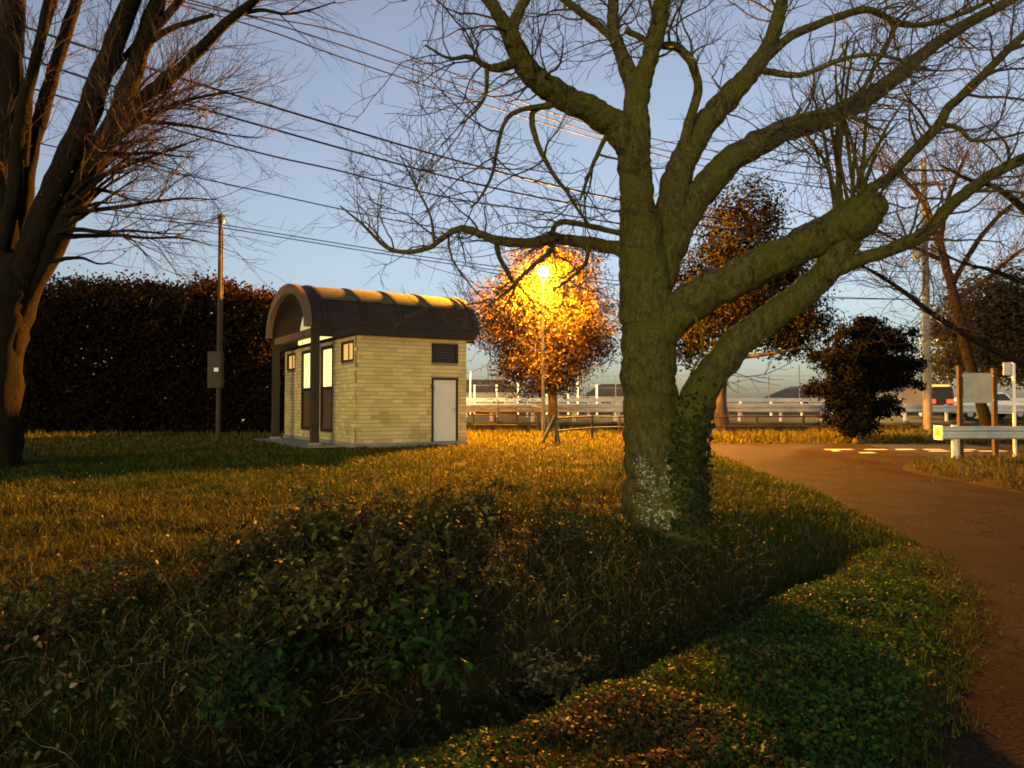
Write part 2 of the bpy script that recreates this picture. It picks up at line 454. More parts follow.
def twig_mesh(mb, pts, r0, r1, sides=3, col=None):
    """vectorised tubes, pts (N,K,3), r0 (N,), r1 (N,)"""
    N, K, _ = pts.shape
    if N == 0: return
    t = np.gradient(pts, axis=1); t = unit(t)
    ref = np.where(np.abs(t[:, :1, 2:3]) < 0.9, np.array([0, 0, 1.0]), np.array([1.0, 0, 0]))
    u = unit(np.cross(t, np.broadcast_to(ref, t.shape))); w_ = np.cross(t, u)
    rad = r0[:, None] + (r1 - r0)[:, None] * np.linspace(0, 1, K)
    an = np.linspace(0, 2 * np.pi, sides, endpoint=False)
    v = pts[:, :, None] + rad[:, :, None, None] * (np.cos(an)[:, None] * u[:, :, None] + np.sin(an)[:, None] * w_[:, :, None])
    n, i, j = np.meshgrid(np.arange(N), np.arange(K - 1), np.arange(sides), indexing='ij')
    k = (j + 1) % sides; b = n * K * sides
    q = np.stack([b + i * sides + j, b + i * sides + k, b + (i + 1) * sides + k, b + (i + 1) * sides + j], -1).reshape(-1, 4)
    mb.add(v.reshape(-1, 3), q, col)

def leaves(mb, pos, size, col, r, flat=0.0, fold=0.25, ratio=0.5, nrm=None, seg=1):
    """leaf-shaped faces. pos (N,3), size (N,), col (N,3)"""
    n = len(pos)
    a = unit(r.normal(0, 1, (n, 3)) * np.array([1, 1, 1 - flat]) )
    b = r.normal(0, 1, (n, 3)); b[:, 2] *= (1 - flat)
    if nrm is not None:
        nn = unit(nrm + r.normal(0, 0.55, (n, 3)))
        a = unit(a - nn * (a * nn).sum(1)[:, None])
        b = np.cross(nn, a)
    b = unit(b - a * (a * b).sum(1)[:, None])
    c = np.cross(a, b)
    s = size[:, None]
    if seg == 1:
        v = np.stack([pos, pos + a * s * 0.55 + b * s * ratio * 0.5 + c * s * fold * 0.3, pos + a * s, pos + a * s * 0.5 - b * s * ratio * 0.5 + c * s * fold * 0.3], 1)
        f = np.arange(n)[:, None] * 4 + np.array([0, 1, 2, 3])
        mb.add(v.reshape(-1, 3), [f], np.repeat(col, 4, 0))
    else:
        h = ratio * 0.5
        v = np.stack([pos, pos + a * s * 0.35 + b * s * h * 0.75 + c * s * fold * 0.3, pos + a * s * 0.72 + b * s * h + c * s * fold * 0.25, pos + a * s - c * s * fold * 0.2,
                      pos + a * s * 0.72 - b * s * h + c * s * fold * 0.25, pos + a * s * 0.35 - b * s * h * 0.75 + c * s * fold * 0.3, pos + a * s * 0.6], 1)
        base = np.arange(n)[:, None] * 7
        f = np.concatenate([base + np.array(q_) for q_ in ([0, 1, 6], [1, 2, 6], [2, 3, 6], [3, 4, 6], [4, 5, 6], [5, 0, 6])])
        mb.add(v.reshape(-1, 3), [f], np.repeat(col, 7, 0))

def mixcol(n, cols, r, jit=0.25):
    c = np.asarray(cols, float)[r.integers(0, len(cols), n)]
    return np.clip(c * (1 + r.normal(0, jit, (n, 1))), 0.003, 1)

# ------------------------------------------------------------------ the toilet hut
HW, HS, HC = 7.95, 3.5, 3.97        # long wall, short wall, centre of the vault
hut = empty('public_toilet_hut', (-4.40, 21.0, 0.35), math.atan2(0.52, 0.855), 'small cream brick public toilet hut with dark barrel vault roof and lit windows', 'hut')
MB().box((-0.04, -0.04, -0.45), (HS + 0.04, HW + 0.04, 0.15)).build('plinth', M['concrete'], hut)
MB().box((-1.35, 0.9, -0.45), (-0.045, 7.1, 0.06)).build('porch_slab', M['concrete'], hut)
# openings: (wall, a0, a1, z0, z1)
OPS = {'s': [(2.37, 3.16, 0.15, 2.02), (2.37, 3.16, 2.58, 3.05)],
       'l': [(0.34, 1.36, 2.57, 3.07), (6.58, 7.6, 2.57, 3.07), (2.25, 3.4, 0.46, 3.06), (4.6, 5.65, 0.46, 3.06)]}
WT = 3.25
def wall_core(axis_, ops, length):
    """mortar wall with real openings, built of blocks round them"""
    mb = MB()
    xs = sorted({0, length, *[o[0] for o in ops], *[o[1] for o in ops]})
    zs = sorted({0.15, WT, *[o[2] for o in ops], *[o[3] for o in ops]})
    for a0, a1 in zip(xs[:-1], xs[1:]):
        for z0, z1 in zip(zs[:-1], zs[1:]):
            ca, cz = (a0 + a1) / 2, (z0 + z1) / 2
            if any(o[0] < ca < o[1] and o[2] < cz < o[3] for o in ops): continue
            if axis_ == 's': mb.box((a0, 0.009, z0), (a1, 0.2, z1))
            else: mb.box((0.009, max(a0, 0.2), z0), (0.2, a1, z1))
    return mb
def bricks(axis_, ops, length):
    mb = MB(); r = random.Random(3)
    hgt, ln, gap = 0.113, 0.30, 0.016
    n = int((WT - 0.15) / hgt)
    hgt = (WT - 0.15) / n
    for k in range(n):
        z0, z1 = 0.15 + k * hgt + gap / 2, 0.15 + (k + 1) * hgt - gap / 2
        cuts = sorted({0.0, length, *[o[0] - 0.05 for o in ops if o[2] - 0.05 < z1 and o[3] + 0.05 > z0], *[o[1] + 0.05 for o in ops if o[2] - 0.05 < z1 and o[3] + 0.05 > z0]})
        for c0, c1 in zip(cuts[:-1], cuts[1:]):
            mid = (c0 + c1) / 2
            if any(o[0] - 0.05 < mid < o[1] + 0.05 and o[2] - 0.05 < z1 and o[3] + 0.05 > z0 for o in ops): continue
            a = c0 - r.uniform(0.05, 0.28)
            while a < c1:
                b0, b1 = max(a + 0.0008, c0), min(a + ln - 0.0008, c1)
                if b1 - b0 > 0.03:
                    d = r.uniform(-0.004, 0.004)
                    g_ = r.uniform(0.8, 1.12)
                    st_ = max(0.0, min(1.0, 0.9 * float(vnoise(b0 * 1.3 + (7 if axis_ == 's' else 0), z0 * 2.2, 0.9)) + 0.55 - 0.55 * z0))
                    cl_ = (0.60 * g_ * (1 - 0.38 * st_), 0.49 * g_ * (1 - 0.34 * st_), 0.20 * g_ * (1 - 0.5 * st_))
                    if axis_ == 's': mb.box((b0, d, z0), (b1, 0.05, z1), cl_)
                    else: mb.box((d, b0 + (0.052 if b0 < 0.01 else 0), z0), (0.05, b1, z1), cl_)
                a += ln
    return mb
for ax_, ln_ in (('s', HS), ('l', HW)):
    wl = wall_core(ax_, OPS[ax_], ln_).build('wall', M['mortar'], hut)
    bricks(ax_, OPS[ax_], ln_).build('brick_facing', M['brick_tint'], wl, kind='stuff')
MB().box((HS - 0.2, 0.2, 0.15), (HS, HW, WT)).build('wall', M['brick'], hut)
MB().box((0.2, HW - 0.2, 0.15), (HS - 0.2, HW - 0.002, WT)).build('wall', M['brick'], hut)
def frame(mb, ax_, a0, a1, z0, z1, t=0.06, out=-0.012, dep=0.12):
    segs = [(a0 - 0.05, a0 + t - 0.05, z0 - 0.05, z1 + 0.05), (a1 + 0.05 - t, a1 + 0.05, z0 - 0.05, z1 + 0.05), (a0 + t - 0.05, a1 + 0.05 - t, z1 + 0.05 - t, z1 + 0.05), (a0 + t - 0.05, a1 + 0.05 - t, z0 - 0.05, z0 + t - 0.05)]
    for p0, p1, q0, q1 in segs:
        if ax_ == 's': mb.box((p0, out, q0), (p1, dep, q1))
        else: mb.box((out, p0, q0), (dep, p1, q1))
    return mb
def pane(ax_, a0, a1, z0, z1, d0=0.06, d1=0.09):
    return MB().box((a0, d0, z0), (a1, d1, z1)) if ax_ == 's' else MB().box((d0, a0, z0), (d1, a1, z1))
# service door
dr = pane('s', 2.375, 3.155, 0.155, 2.015, 0.03, 0.08).build('door', M['door'], hut)
frame(MB(), 's', 2.37, 3.16, 0.15, 2.02).build('door_frame', M['dark_metal'], dr)
MB().cyl((3.07, -0.03, 1.12), (3.07, 0.04, 1.12), 0.035).box((3.0, -0.045, 1.105), (3.1, -0.028, 1.135)).build('door_handle', M['steel'], dr)
for zz in (0.4, 1.7):
    MB().box((2.43, 0.012, zz), (2.46, 0.028, zz + 0.1)).build('hinge', M['steel'], dr)
wv = frame(MB(), 's', 2.37, 3.16, 2.58, 3.05).build('vent_window', M['dark_metal'], hut)
pane('s', 2.38, 3.15, 2.59, 3.04).build('pane', M['dark_glass'], wv)
lv = MB()
for k in range(5):
    lv.box((2.40, 0.02, 2.63 + k * 0.085), (3.13, 0.055, 2.655 + k * 0.085))
lv.build('louvre', M['dark_metal'], wv)
for a0, a1 in ((0.34, 1.36), (6.58, 7.6)):
    wv = frame(MB(), 'l', a0, a1, 2.57, 3.07).build('small_window', M['dark_metal'], hut)
    pane('l', a0 + 0.01, a1 - 0.01, 2.58, 3.06).build('pane', M['lit_amber'], wv)
    MB().box((0.03, (a0 + a1) / 2 - 0.02, 2.6), (0.058, (a0 + a1) / 2 + 0.02, 3.04)).build('mullion', M['dark_metal'], wv)
for a0, a1 in ((2.25, 3.4), (4.6, 5.65)):
    wv = frame(MB(), 'l', a0, a1, 0.46, 3.06, 0.09).build('tall_window', M['dark_metal'], hut)
    pane('l', a0 + 0.01, a1 - 0.01, 1.84, 3.05).build('pane', M['lit_glass'], wv)
    pane('l', a0 + 0.01, a1 - 0.01, 0.47, 1.74).build('lower_panel', M['kick'], wv)
    MB().box((0.0, a0 + 0.04, 1.745), (0.1, a1 - 0.04, 1.835)).build('transom', M['dark_metal'], wv)
# flat side roofs with fascia
for (t0, t1) in ((-0.22, 1.52), (6.42, HW + 0.22)):
    rf = MB().box((-0.2, t0, WT + 0.002), (HS + 0.22, t1, WT + 0.30)).build('flat_roof', M['roof_sheet'], hut)
    MB().box((-0.23, t0 - 0.03, WT + 0.25), (HS + 0.25, t1 + 0.0, WT + 0.335)).build('roof_edge', M['dark_metal'], rf)
# barrel vault
A_, B_, Z0_ = 2.5, 1.50, 3.58
def arc(a, b, z0, n, a0=0, a1=math.pi):
    th = np.linspace(a0, a1, n)
    return np.stack([HC - a * np.cos(th), z0 + b * np.sin(th)], 1)
def vault(s0, s1, a, b, th, n=40, a0=0, a1=math.pi, z0=Z0_):
    o_, i_ = arc(a, b, z0, n, a0, a1), arc(a - th, b - th, z0, n, a0, a1)
    v = []
    for s in (s0, s1):
        for ring in (o_, i_):
            v += [(s, p[0], p[1]) for p in ring]
    f = []
    for k in range(n - 1):
        a_, b_ = k, k + 1
        f += [(a_, b_, 2 * n + b_, 2 * n + a_), (n + b_, n + a_, 3 * n + a_, 3 * n + b_), (b_, a_, n + a_, n + b_), (2 * n + a_, 2 * n + b_, 3 * n + b_, 3 * n + a_)]
    f += [(0, 2 * n, 3 * n, n), (n - 1, 2 * n - 1, 4 * n - 1, 3 * n - 1)]
    return MB().add(v, [f])
S0, S1 = -1.05, 4.75
vr = vault(S0 + 0.12, S1 - 0.12, A_, B_, 0.09).build('vault_roof', M['roof_sheet'], hut, smooth=False)
vault(S0, S0 + 0.16, A_ + 0.06, B_ + 0.06, 0.30).build('front_arch', M['arch_trim'], hut)
vault(S1 - 0.16, S1, A_ + 0.06, B_ + 0.06, 0.26).build('rear_arch', M['roof_sheet'], hut)
for k in range(4):            # translucent panels either side of the ridge, with ribs
    s0 = -0.45 + k * 1.22
    for a0, a1 in ((R(36), R(87)), (R(93), R(144))):
        vault(s0 + 0.04, s0 + 1.14, A_ + 0.03, B_ + 0.03, 0.045, 14, a0, a1).build('skylight_panel', M['skylight'], vr)
for k in range(5):
    s0 = -0.45 + k * 1.22
    vault(s0 - 0.06, s0 + 0.035, A_ + 0.055, B_ + 0.055, 0.08, 40).build('rib', M['dark_metal'], vr)
MB().box((S0 + 0.17, HC - 0.07, Z0_ + B_ - 0.02), (S1 - 0.17, HC + 0.07, Z0_ + B_ + 0.065)).build('ridge_cap', M['dark_metal'], vr)
# side walls under the springing and gable glass above the long wall
for t0 in (HC - A_ + 0.002, HC + A_ - 0.122):
    MB().box((S0 + 0.17, t0, WT + 0.05), (S1 - 0.17, t0 + 0.12, Z0_ + 0.02)).build('eave_beam', M['dark_metal'], hut)
gp = arc(A_ - 0.1, B_ - 0.1, Z0_, 24)
gv = [(0.10, p[0], p[1]) for p in gp] + [(0.13, p[0], p[1]) for p in gp]
gl = MB().add(gv, [[tuple(range(24)), tuple(range(47, 23, -1))]]).build('gable_glass', M['lit_pale'], hut)
for t in (HC - 0.8, HC + 0.8):
    MB().box((0.05, t - 0.03, Z0_), (0.098, t + 0.03, Z0_ + 1.2)).build('glazing_bar', M['dark_metal'], gl)
MB().box((-0.03, HC - A_ + 0.14, WT + 0.003), (0.2, HC + A_ - 0.14, WT + 0.1)).build('lintel', M['dark_metal'], hut)
for a, b in ((1.7, 2.9), (3.1, 4.9), (5.1, 6.3)):
    MB().box((0.04, a, WT + 0.105), (0.1, b, Z0_ - 0.05)).build('clerestory_pane', M['lit_glass'], hut)
for t in (1.55, 6.25):
    ps = MB().box((-0.86, t - 0.11, 0.06), (-0.64, t + 0.11, WT + 0.05)).build('porch_post', M['wood_post'], hut)
    MB().box((-0.9, t - 0.15, 0.061), (-0.6, t + 0.15, 0.14)).build('post_base', M['concrete'], ps)
MB().box((-0.84, 1.67, WT + 0.08), (-0.66, 6.13, WT + 0.3)).build('porch_beam', M['arch_trim'], hut)
MB().box((3.9, -1.3, -0.2), (4.1, -1.1, 0.0)).box((HS + 0.3, -0.3, -0.25), (HS + 2.3, 0.6, -0.02)).build('rear_step', M['concrete'], hut)

# ------------------------------------------------------------------ street lamp and round tree
def street_lamp(loc, hgt, mat, rglobe, label, pole_mat, group=None):
    t = empty('street_lamp', loc, 0, label, 'street lamp', group)
    MB().cyl((0, 0, -0.1), (0, 0, 0.5), 0.095, 0.09, 14).build('pole_base', pole_mat, t, smooth=False)
    MB().cyl((0, 0, 0.5), (0, 0, hgt - 0.28), 0.07, 0.045, 14).build('pole', pole_mat, t)
    MB().cyl((0, 0, hgt - 0.30), (0, 0, hgt - 0.16), 0.06, 0.11, 14).build('collar', pole_mat, t)
    th = np.linspace(-math.pi / 2, math.pi / 2, 12)
    MB().tube([(0, 0, hgt + rglobe * math.sin(a)) for a in th], [max(0.01, rglobe * math.cos(a)) for a in th], 18).build('globe', mat, t, smooth=True)
    MB().cyl((0, 0, hgt + rglobe * 0.9), (0, 0, hgt + rglobe * 1.15), 0.11, 0.04, 14).build('cap', pole_mat, t)
    return t
lp = P(543, 272, 30.0)
lg = float(height(lp[0], 30.0))
street_lamp((lp[0], 30.0, lg), lp[2] - lg, M['lamp'], 0.2, 'lit orange street lamp on pale steel pole in front of round tree', M['lamp_pole'])

def foliage_tree(name, base, trunk_pts, trunk_r, blobs, nleaf, size, cols, label, cat='tree', mat='leaf', seed=1, clump=0.32, trunk_mat='trunk_dark', group=None, limb_n=14, per=70):
    """blobs: list of (cx,cy,cz,rx,ry,rz) ellipsoids in world space"""
    r = np.random.default_rng(seed)
    t = empty(name, tuple(base), 0, label, cat, group)
    b = np.asarray(base)
    tp = spline(np.asarray(trunk_pts) - b, 14)
    MB().tube(tp, np.linspace(trunk_r, trunk_r * 0.4, 14) * (1 + 0.5 * np.exp(-np.linspace(0, 14, 14))), 12, jit=0.06).build('trunk', M[trunk_mat], t, smooth=True)
    bl = np.asarray(blobs, float); vol = bl[:, 3] * bl[:, 4] * bl[:, 5]
    ncl = max(20, nleaf // per)
    bi = r.choice(len(bl), ncl, p=vol / vol.sum())
    d = unit(r.normal(0, 1, (ncl, 3)))
    rad = r.uniform(0.15, 1, ncl) ** 0.45 * (1 + 0.16 * np.sin(d[:, 0] * 5 + bi) * np.sin(d[:, 2] * 6 + 1))
    cc = bl[bi, :3] + d * bl[bi, 3:] * rad[:, None] - b
    lb = MB()
    for k in r.choice(ncl, min(limb_n, ncl), replace=False):
        a = tp[r.integers(6, 13)]
        m = (a + cc[k]) / 2 + np.array([0, 0, -0.15]) + r.normal(0, 0.15, 3)
        lb.tube(spline([a, m, cc[k]], 8), np.linspace(trunk_r * 0.35, 0.012, 8), 6)
    lb.build('limbs', M[trunk_mat], t, smooth=True)
    n = nleaf
    ci = r.integers(0, ncl, n)
    cs = clump * r.uniform(0.6, 1.4, ncl)
    pos = cc[ci] + r.normal(0, 1, (n, 3)) * cs[ci][:, None] * np.array([1, 1, 0.75])
    bright = r.uniform(0.75, 1.25, ncl)
    col = mixcol(n, cols, r, 0.2) * bright[ci][:, None]
    nr = unit(pos - (bl[bi, :3] - b)[ci]) + np.array([0, 0, 0.3])
    mb = MB(); leaves(mb, pos, size * r.uniform(0.6, 1.35, n), col, r, nrm=nr, ratio=0.55)
    mb.build('crown', M[mat], t)
    return t

ORANGE = [(0.024, 0.014, 0.0022), (0.018, 0.012, 0.002), (0.032, 0.016, 0.0022)]
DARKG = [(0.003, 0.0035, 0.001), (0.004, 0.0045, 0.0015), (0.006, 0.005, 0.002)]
def gz(x, y): return float(height(x, y))
bx, by = P(553, 440, 31.7)[:2]
def blob(x, y, d, rxpx, rypx, dep):
    p = P(x, y, d); s = d / F
    return (*p, rxpx * s, dep, rypx * s)
foliage_tree('round_tree', (bx, by, gz(bx, by)), [(bx, by, gz(bx, by) - 0.1), P(553, 400, 31.7), P(550, 350, 31.7), P(546, 290, 31.7)], 0.24,
             [blob(546, 335, 32.3, 64, 54, 2.1), blob(552, 286, 32.2, 52, 42, 1.8), blob(506, 316, 32.0, 38, 38, 1.5), blob(592, 325, 32.1, 34, 36, 1.5), blob(540, 372, 31.8, 48, 24, 1.6), blob(560, 262, 32.2, 26, 18, 1.0)],
             62000, 0.125, ORANGE, 'round evergreen tree glowing orange behind the lit street lamp', seed=3, clump=0.28)

# tree behind the big tree's right side
bx, by = P(720, 432, 33.0)[:2]
foliage_tree('broadleaf_tree', (bx, by, gz(bx, by)), [(bx, by, gz(bx, by) - 0.1), P(719, 395, 33), P(724, 350, 33), P(735, 270, 33)], 0.42,
             [blob(742, 225, 33.5, 44, 42, 2.0), blob(735, 290, 33.5, 62, 50, 2.4), blob(790, 325, 33.4, 44, 32, 2.0), blob(700, 335, 33.4, 38, 26, 1.8), blob(770, 270, 33.5, 40, 30, 1.8)],
             46000, 0.17, [(0.011, 0.010, 0.002), (0.017, 0.012, 0.003), (0.008, 0.008, 0.002)], 'tall brown-leaved tree with stout trunk behind the big bare tree', seed=4, clump=0.40, mat='dark_leaf', per=110)
# dark pine-like tree
bx, by = P(858, 432, 27.6)[:2]
foliage_tree('dark_tree', (bx, by, gz(bx, by)), [(bx, by, gz(bx, by) - 0.1), P(860, 400, 27.8), P(866, 370, 28), P(870, 335, 28)], 0.16,
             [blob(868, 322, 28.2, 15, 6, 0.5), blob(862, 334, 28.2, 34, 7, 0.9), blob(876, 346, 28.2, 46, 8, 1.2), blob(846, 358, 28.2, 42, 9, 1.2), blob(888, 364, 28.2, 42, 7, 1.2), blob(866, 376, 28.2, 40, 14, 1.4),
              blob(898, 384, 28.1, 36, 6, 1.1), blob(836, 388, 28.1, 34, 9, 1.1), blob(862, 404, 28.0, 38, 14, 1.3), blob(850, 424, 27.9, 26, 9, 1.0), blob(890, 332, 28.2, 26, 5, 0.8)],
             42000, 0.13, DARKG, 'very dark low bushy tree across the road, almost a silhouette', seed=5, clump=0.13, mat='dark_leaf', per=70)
# brown tree far right
bx, by = P(985, 425, 42.0)[:2]
foliage_tree('broadleaf_tree', (bx, by, 0.82), [(bx, by, 0.7), P(984, 390, 42), P(985, 350, 42), P(985, 300, 42)], 0.35,
             [blob(985, 320, 42, 45, 44, 2.6), blob(960, 345, 42, 34, 30, 2.2), blob(1024, 310, 42, 42, 46, 2.5), blob(1010, 360, 42, 50, 24, 2.4), blob(940, 365, 42, 20, 18, 1.5)],
             24000, 0.24, [(0.045, 0.028, 0.008), (0.036, 0.025, 0.007), (0.055, 0.034, 0.01)], 'brown-leaved tree behind the blank signboard at right edge', seed=6, clump=0.45)

# ------------------------------------------------------------------ tall hedge on the left
r = np.random.default_rng(21)
hx0, hx1, hy = -24.0, -8.2, 30.6
hedge = empty('tall_hedge', ((hx0 + hx1) / 2, hy, 0.35), 0, 'tall dark evergreen hedge along the left behind the utility pole', 'hedge')
ho = np.array([(hx0 + hx1) / 2, hy, 0.35])
mb = MB()
for k in range(16):
    x = hx0 + 0.5 + k * 0.98 + r.uniform(-0.2, 0.2)
    mb = MB(); mb.tube(spline([(x, hy, 0.2), (x + r.uniform(-.2, .2), hy, 2), (x + r.uniform(-.3, .3), hy + 0.1, 4.6)] - ho, 8), np.linspace(0.09, 0.02, 8), 7)
    mb.build('stem', M['trunk_dark'], hedge, smooth=True)
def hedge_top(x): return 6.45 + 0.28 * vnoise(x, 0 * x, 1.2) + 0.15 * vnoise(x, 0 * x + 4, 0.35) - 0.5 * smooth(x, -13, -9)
n = 78000; ncl = 2100
cx = r.uniform(hx0, hx1, ncl); face = r.uniform(0, 1, ncl)
cz = 0.45 + (hedge_top(cx) - 0.6) * r.uniform(0, 1, ncl) ** 0.85
cy = hy + np.where(face < 0.62, -1.0, r.uniform(-1, 1, ncl)) * (1.0 + 0.25 * vnoise(cx, cz, 0.8)) * np.sqrt(np.clip(1 - (cz / (hedge_top(cx) + 0.4)) ** 6, 0.05, 1))
top = face > 0.82
cz = np.where(top, hedge_top(cx) - r.uniform(0, 0.3, ncl), cz)
ci = r.integers(0, ncl, n)
pos = np.stack([cx, cy, cz], 1)[ci] + r.normal(0, 0.2, (n, 3)) - ho
pos[:, 2] = np.maximum(pos[:, 2], 0.05)
mb = MB(); leaves(mb, pos, 0.15 * r.uniform(0.6, 1.4, n), np.where((r.uniform(0, 1, n) < smooth(pos[:, 2] + 0.35 - hedge_top(pos[:, 0] + ho[0]), -1.3, 0.1))[:, None], mixcol(n, [(0.034, 0.017, 0.005), (0.022, 0.012, 0.004)], r), mixcol(n, [(0.006, 0.005, 0.0025), (0.009, 0.0065, 0.003), (0.012, 0.007, 0.003)], r)) * r.uniform(0.7, 1.3, ncl)[ci][:, None], r, nrm=np.array([0, -0.8, 0.3]) + np.zeros((n, 3)), ratio=0.55)  # top leaves turn red-brown: lamplight on the hedge top painted into the tint
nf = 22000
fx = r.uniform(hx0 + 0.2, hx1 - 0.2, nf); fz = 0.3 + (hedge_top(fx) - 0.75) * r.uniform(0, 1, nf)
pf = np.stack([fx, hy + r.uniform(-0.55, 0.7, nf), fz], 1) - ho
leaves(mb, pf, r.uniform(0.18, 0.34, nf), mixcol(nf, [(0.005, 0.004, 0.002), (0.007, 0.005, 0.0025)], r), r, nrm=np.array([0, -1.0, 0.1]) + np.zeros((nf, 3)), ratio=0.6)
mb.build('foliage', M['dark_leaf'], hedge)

# ------------------------------------------------------------------ bare trees
def limb(trace, base_d):
    """rows (x, y, width_px, depth_offset) -> world points and radii"""
    pts = np.array([P(x, y, base_d + dd) for x, y, w_, dd in trace])
    rad = np.array([w_ * 0.5 * (base_d + dd) / F for x, y, w_, dd in trace])
    return pts, rad

def bare_tree(name, base, traces, base_d, label, mats, levels, seed, sides=12, flare=0.0, keep=None):
    """traces: dict-like list of (part_name, rows). levels: twig generations [(count, (len0,len1), npts, wander, up, (ang0,ang1), rmax, rmin)]"""
    r = np.random.default_rng(seed)
    b = np.asarray(base, float)
    t = empty(name, tuple(b), 0, label, 'tree')
    pls, prs = [], []
    for nm, rows in traces:
        pts, rad = limb(rows, base_d)
        nseg = max(10, len(rows) * 5)
        s = spline(np.concatenate([pts, rad[:, None]], 1), nseg)
        L = np.linalg.norm(np.diff(s[:, :3], axis=0), axis=1).sum()
        wob = r.normal(0, 1, (nseg, 3)) * np.minimum(s[:, 3:4] * 0.06, 0.010)
        wob[0] = wob[-1] = 0
        s[:, :3] += wob
        rr = np.maximum(s[:, 3] * (1 + 0.03 * np.sin(np.arange(nseg) * 0.9 + r.uniform(0, 6))), 0.004)
        if rr[0] > 0.09 and sides >= 14:      # thick wood: finer mesh with ridges and hollows
            ns = nseg * 4; sd_ = 44
            sf = spline(np.concatenate([s[:, :3], rr[:, None]], 1), ns)
            tb_ = MB().tube(sf[:, :3] - b, sf[:, 3], sd_, jit=0.03)
            v_ = tb_.v[0]; ctr = np.repeat(sf[:, :3] - b, sd_, 0); rad_ = v_ - ctr
            an_ = np.tile(np.linspace(0, 2 * np.pi, sd_, endpoint=False), ns)
            arc_ = np.repeat(np.concatenate([[0], np.cumsum(np.linalg.norm(np.diff(sf[:, :3], axis=0), axis=1))]), sd_)
            k_ = 0.045 * vnoise(np.cos(an_) * 1.6 + arc_ * 0.9, np.sin(an_) * 1.6 + arc_ * 1.3, 0.42) + 0.030 * np.abs(vnoise(np.cos(an_) * 2.2 + 0.6 * arc_, np.sin(an_) * 2.2 - 0.5 * arc_, 0.16)) + 0.016 * vnoise(an_ * 3 + arc_, arc_ * 7, 0.3)
            tb_.v[0] = ctr + rad_ * (1 + k_ * np.clip(0.22 / (np.linalg.norm(rad_, axis=1) + 0.02), 0.6, 1.6))[:, None]
            tb_.build(nm, M[mats[0]], t, smooth=True)
        else:
            MB().tube(s[:, :3] - b, rr, sides if rr[0] > 0.05 else 8, jit=0.05 if rr[0] > 0.05 else 0).build(nm, M[mats[0]], t, smooth=True)
        if nm in ('trunk', 'stem') or (nm == 'shoot' and r.uniform() < 0.9): continue
        q_ = spline(np.concatenate([pts, rad[:, None]], 1), 16)
        pls.append(q_[:, :3] - b); prs.append(np.maximum(q_[:, 3], 0.004))
    par, prd = np.array(pls), np.array(prs)
    mb = MB()
    for gi, (cnt, ln, npts, wander, up, ang, rmax, rmin) in enumerate(levels):
        st, d, pr, pi = spawn(par, prd, cnt, r, 0.38 if gi == 0 else 0.15, 1.0, ang, 0.1)
        lens = r.uniform(*ln, cnt)
        pts = grow(st, d, lens, npts, wander, up, r)
        if keep is not None:
            ok = keep(pts + b)
            pts, lens, pr = pts[ok], lens[ok], pr[ok]
        r0 = np.minimum(pr * 0.6, rmax) * r.uniform(0.6, 1, len(pts)); r0 = np.maximum(r0, rmin)
        r1 = np.full(len(pts), rmin * 0.55)
        twig_mesh(mb, pts, r0, r1, 5 if rmax > 0.012 else 3)
        k = np.linspace(0, 1, 16)
        nk = pts.shape[1]
        idx = k * (nk - 1); i0 = np.minimum(idx.astype(int), nk - 2); f = (idx - i0)[None, :, None]
        par = pts[:, i0] * (1 - f) + pts[:, i0 + 1] * f
        prd = r0[:, None] + (r1 - r0)[:, None] * k
    mb.build('twigs', M[mats[1]], t, kind='stuff')
    return t, b

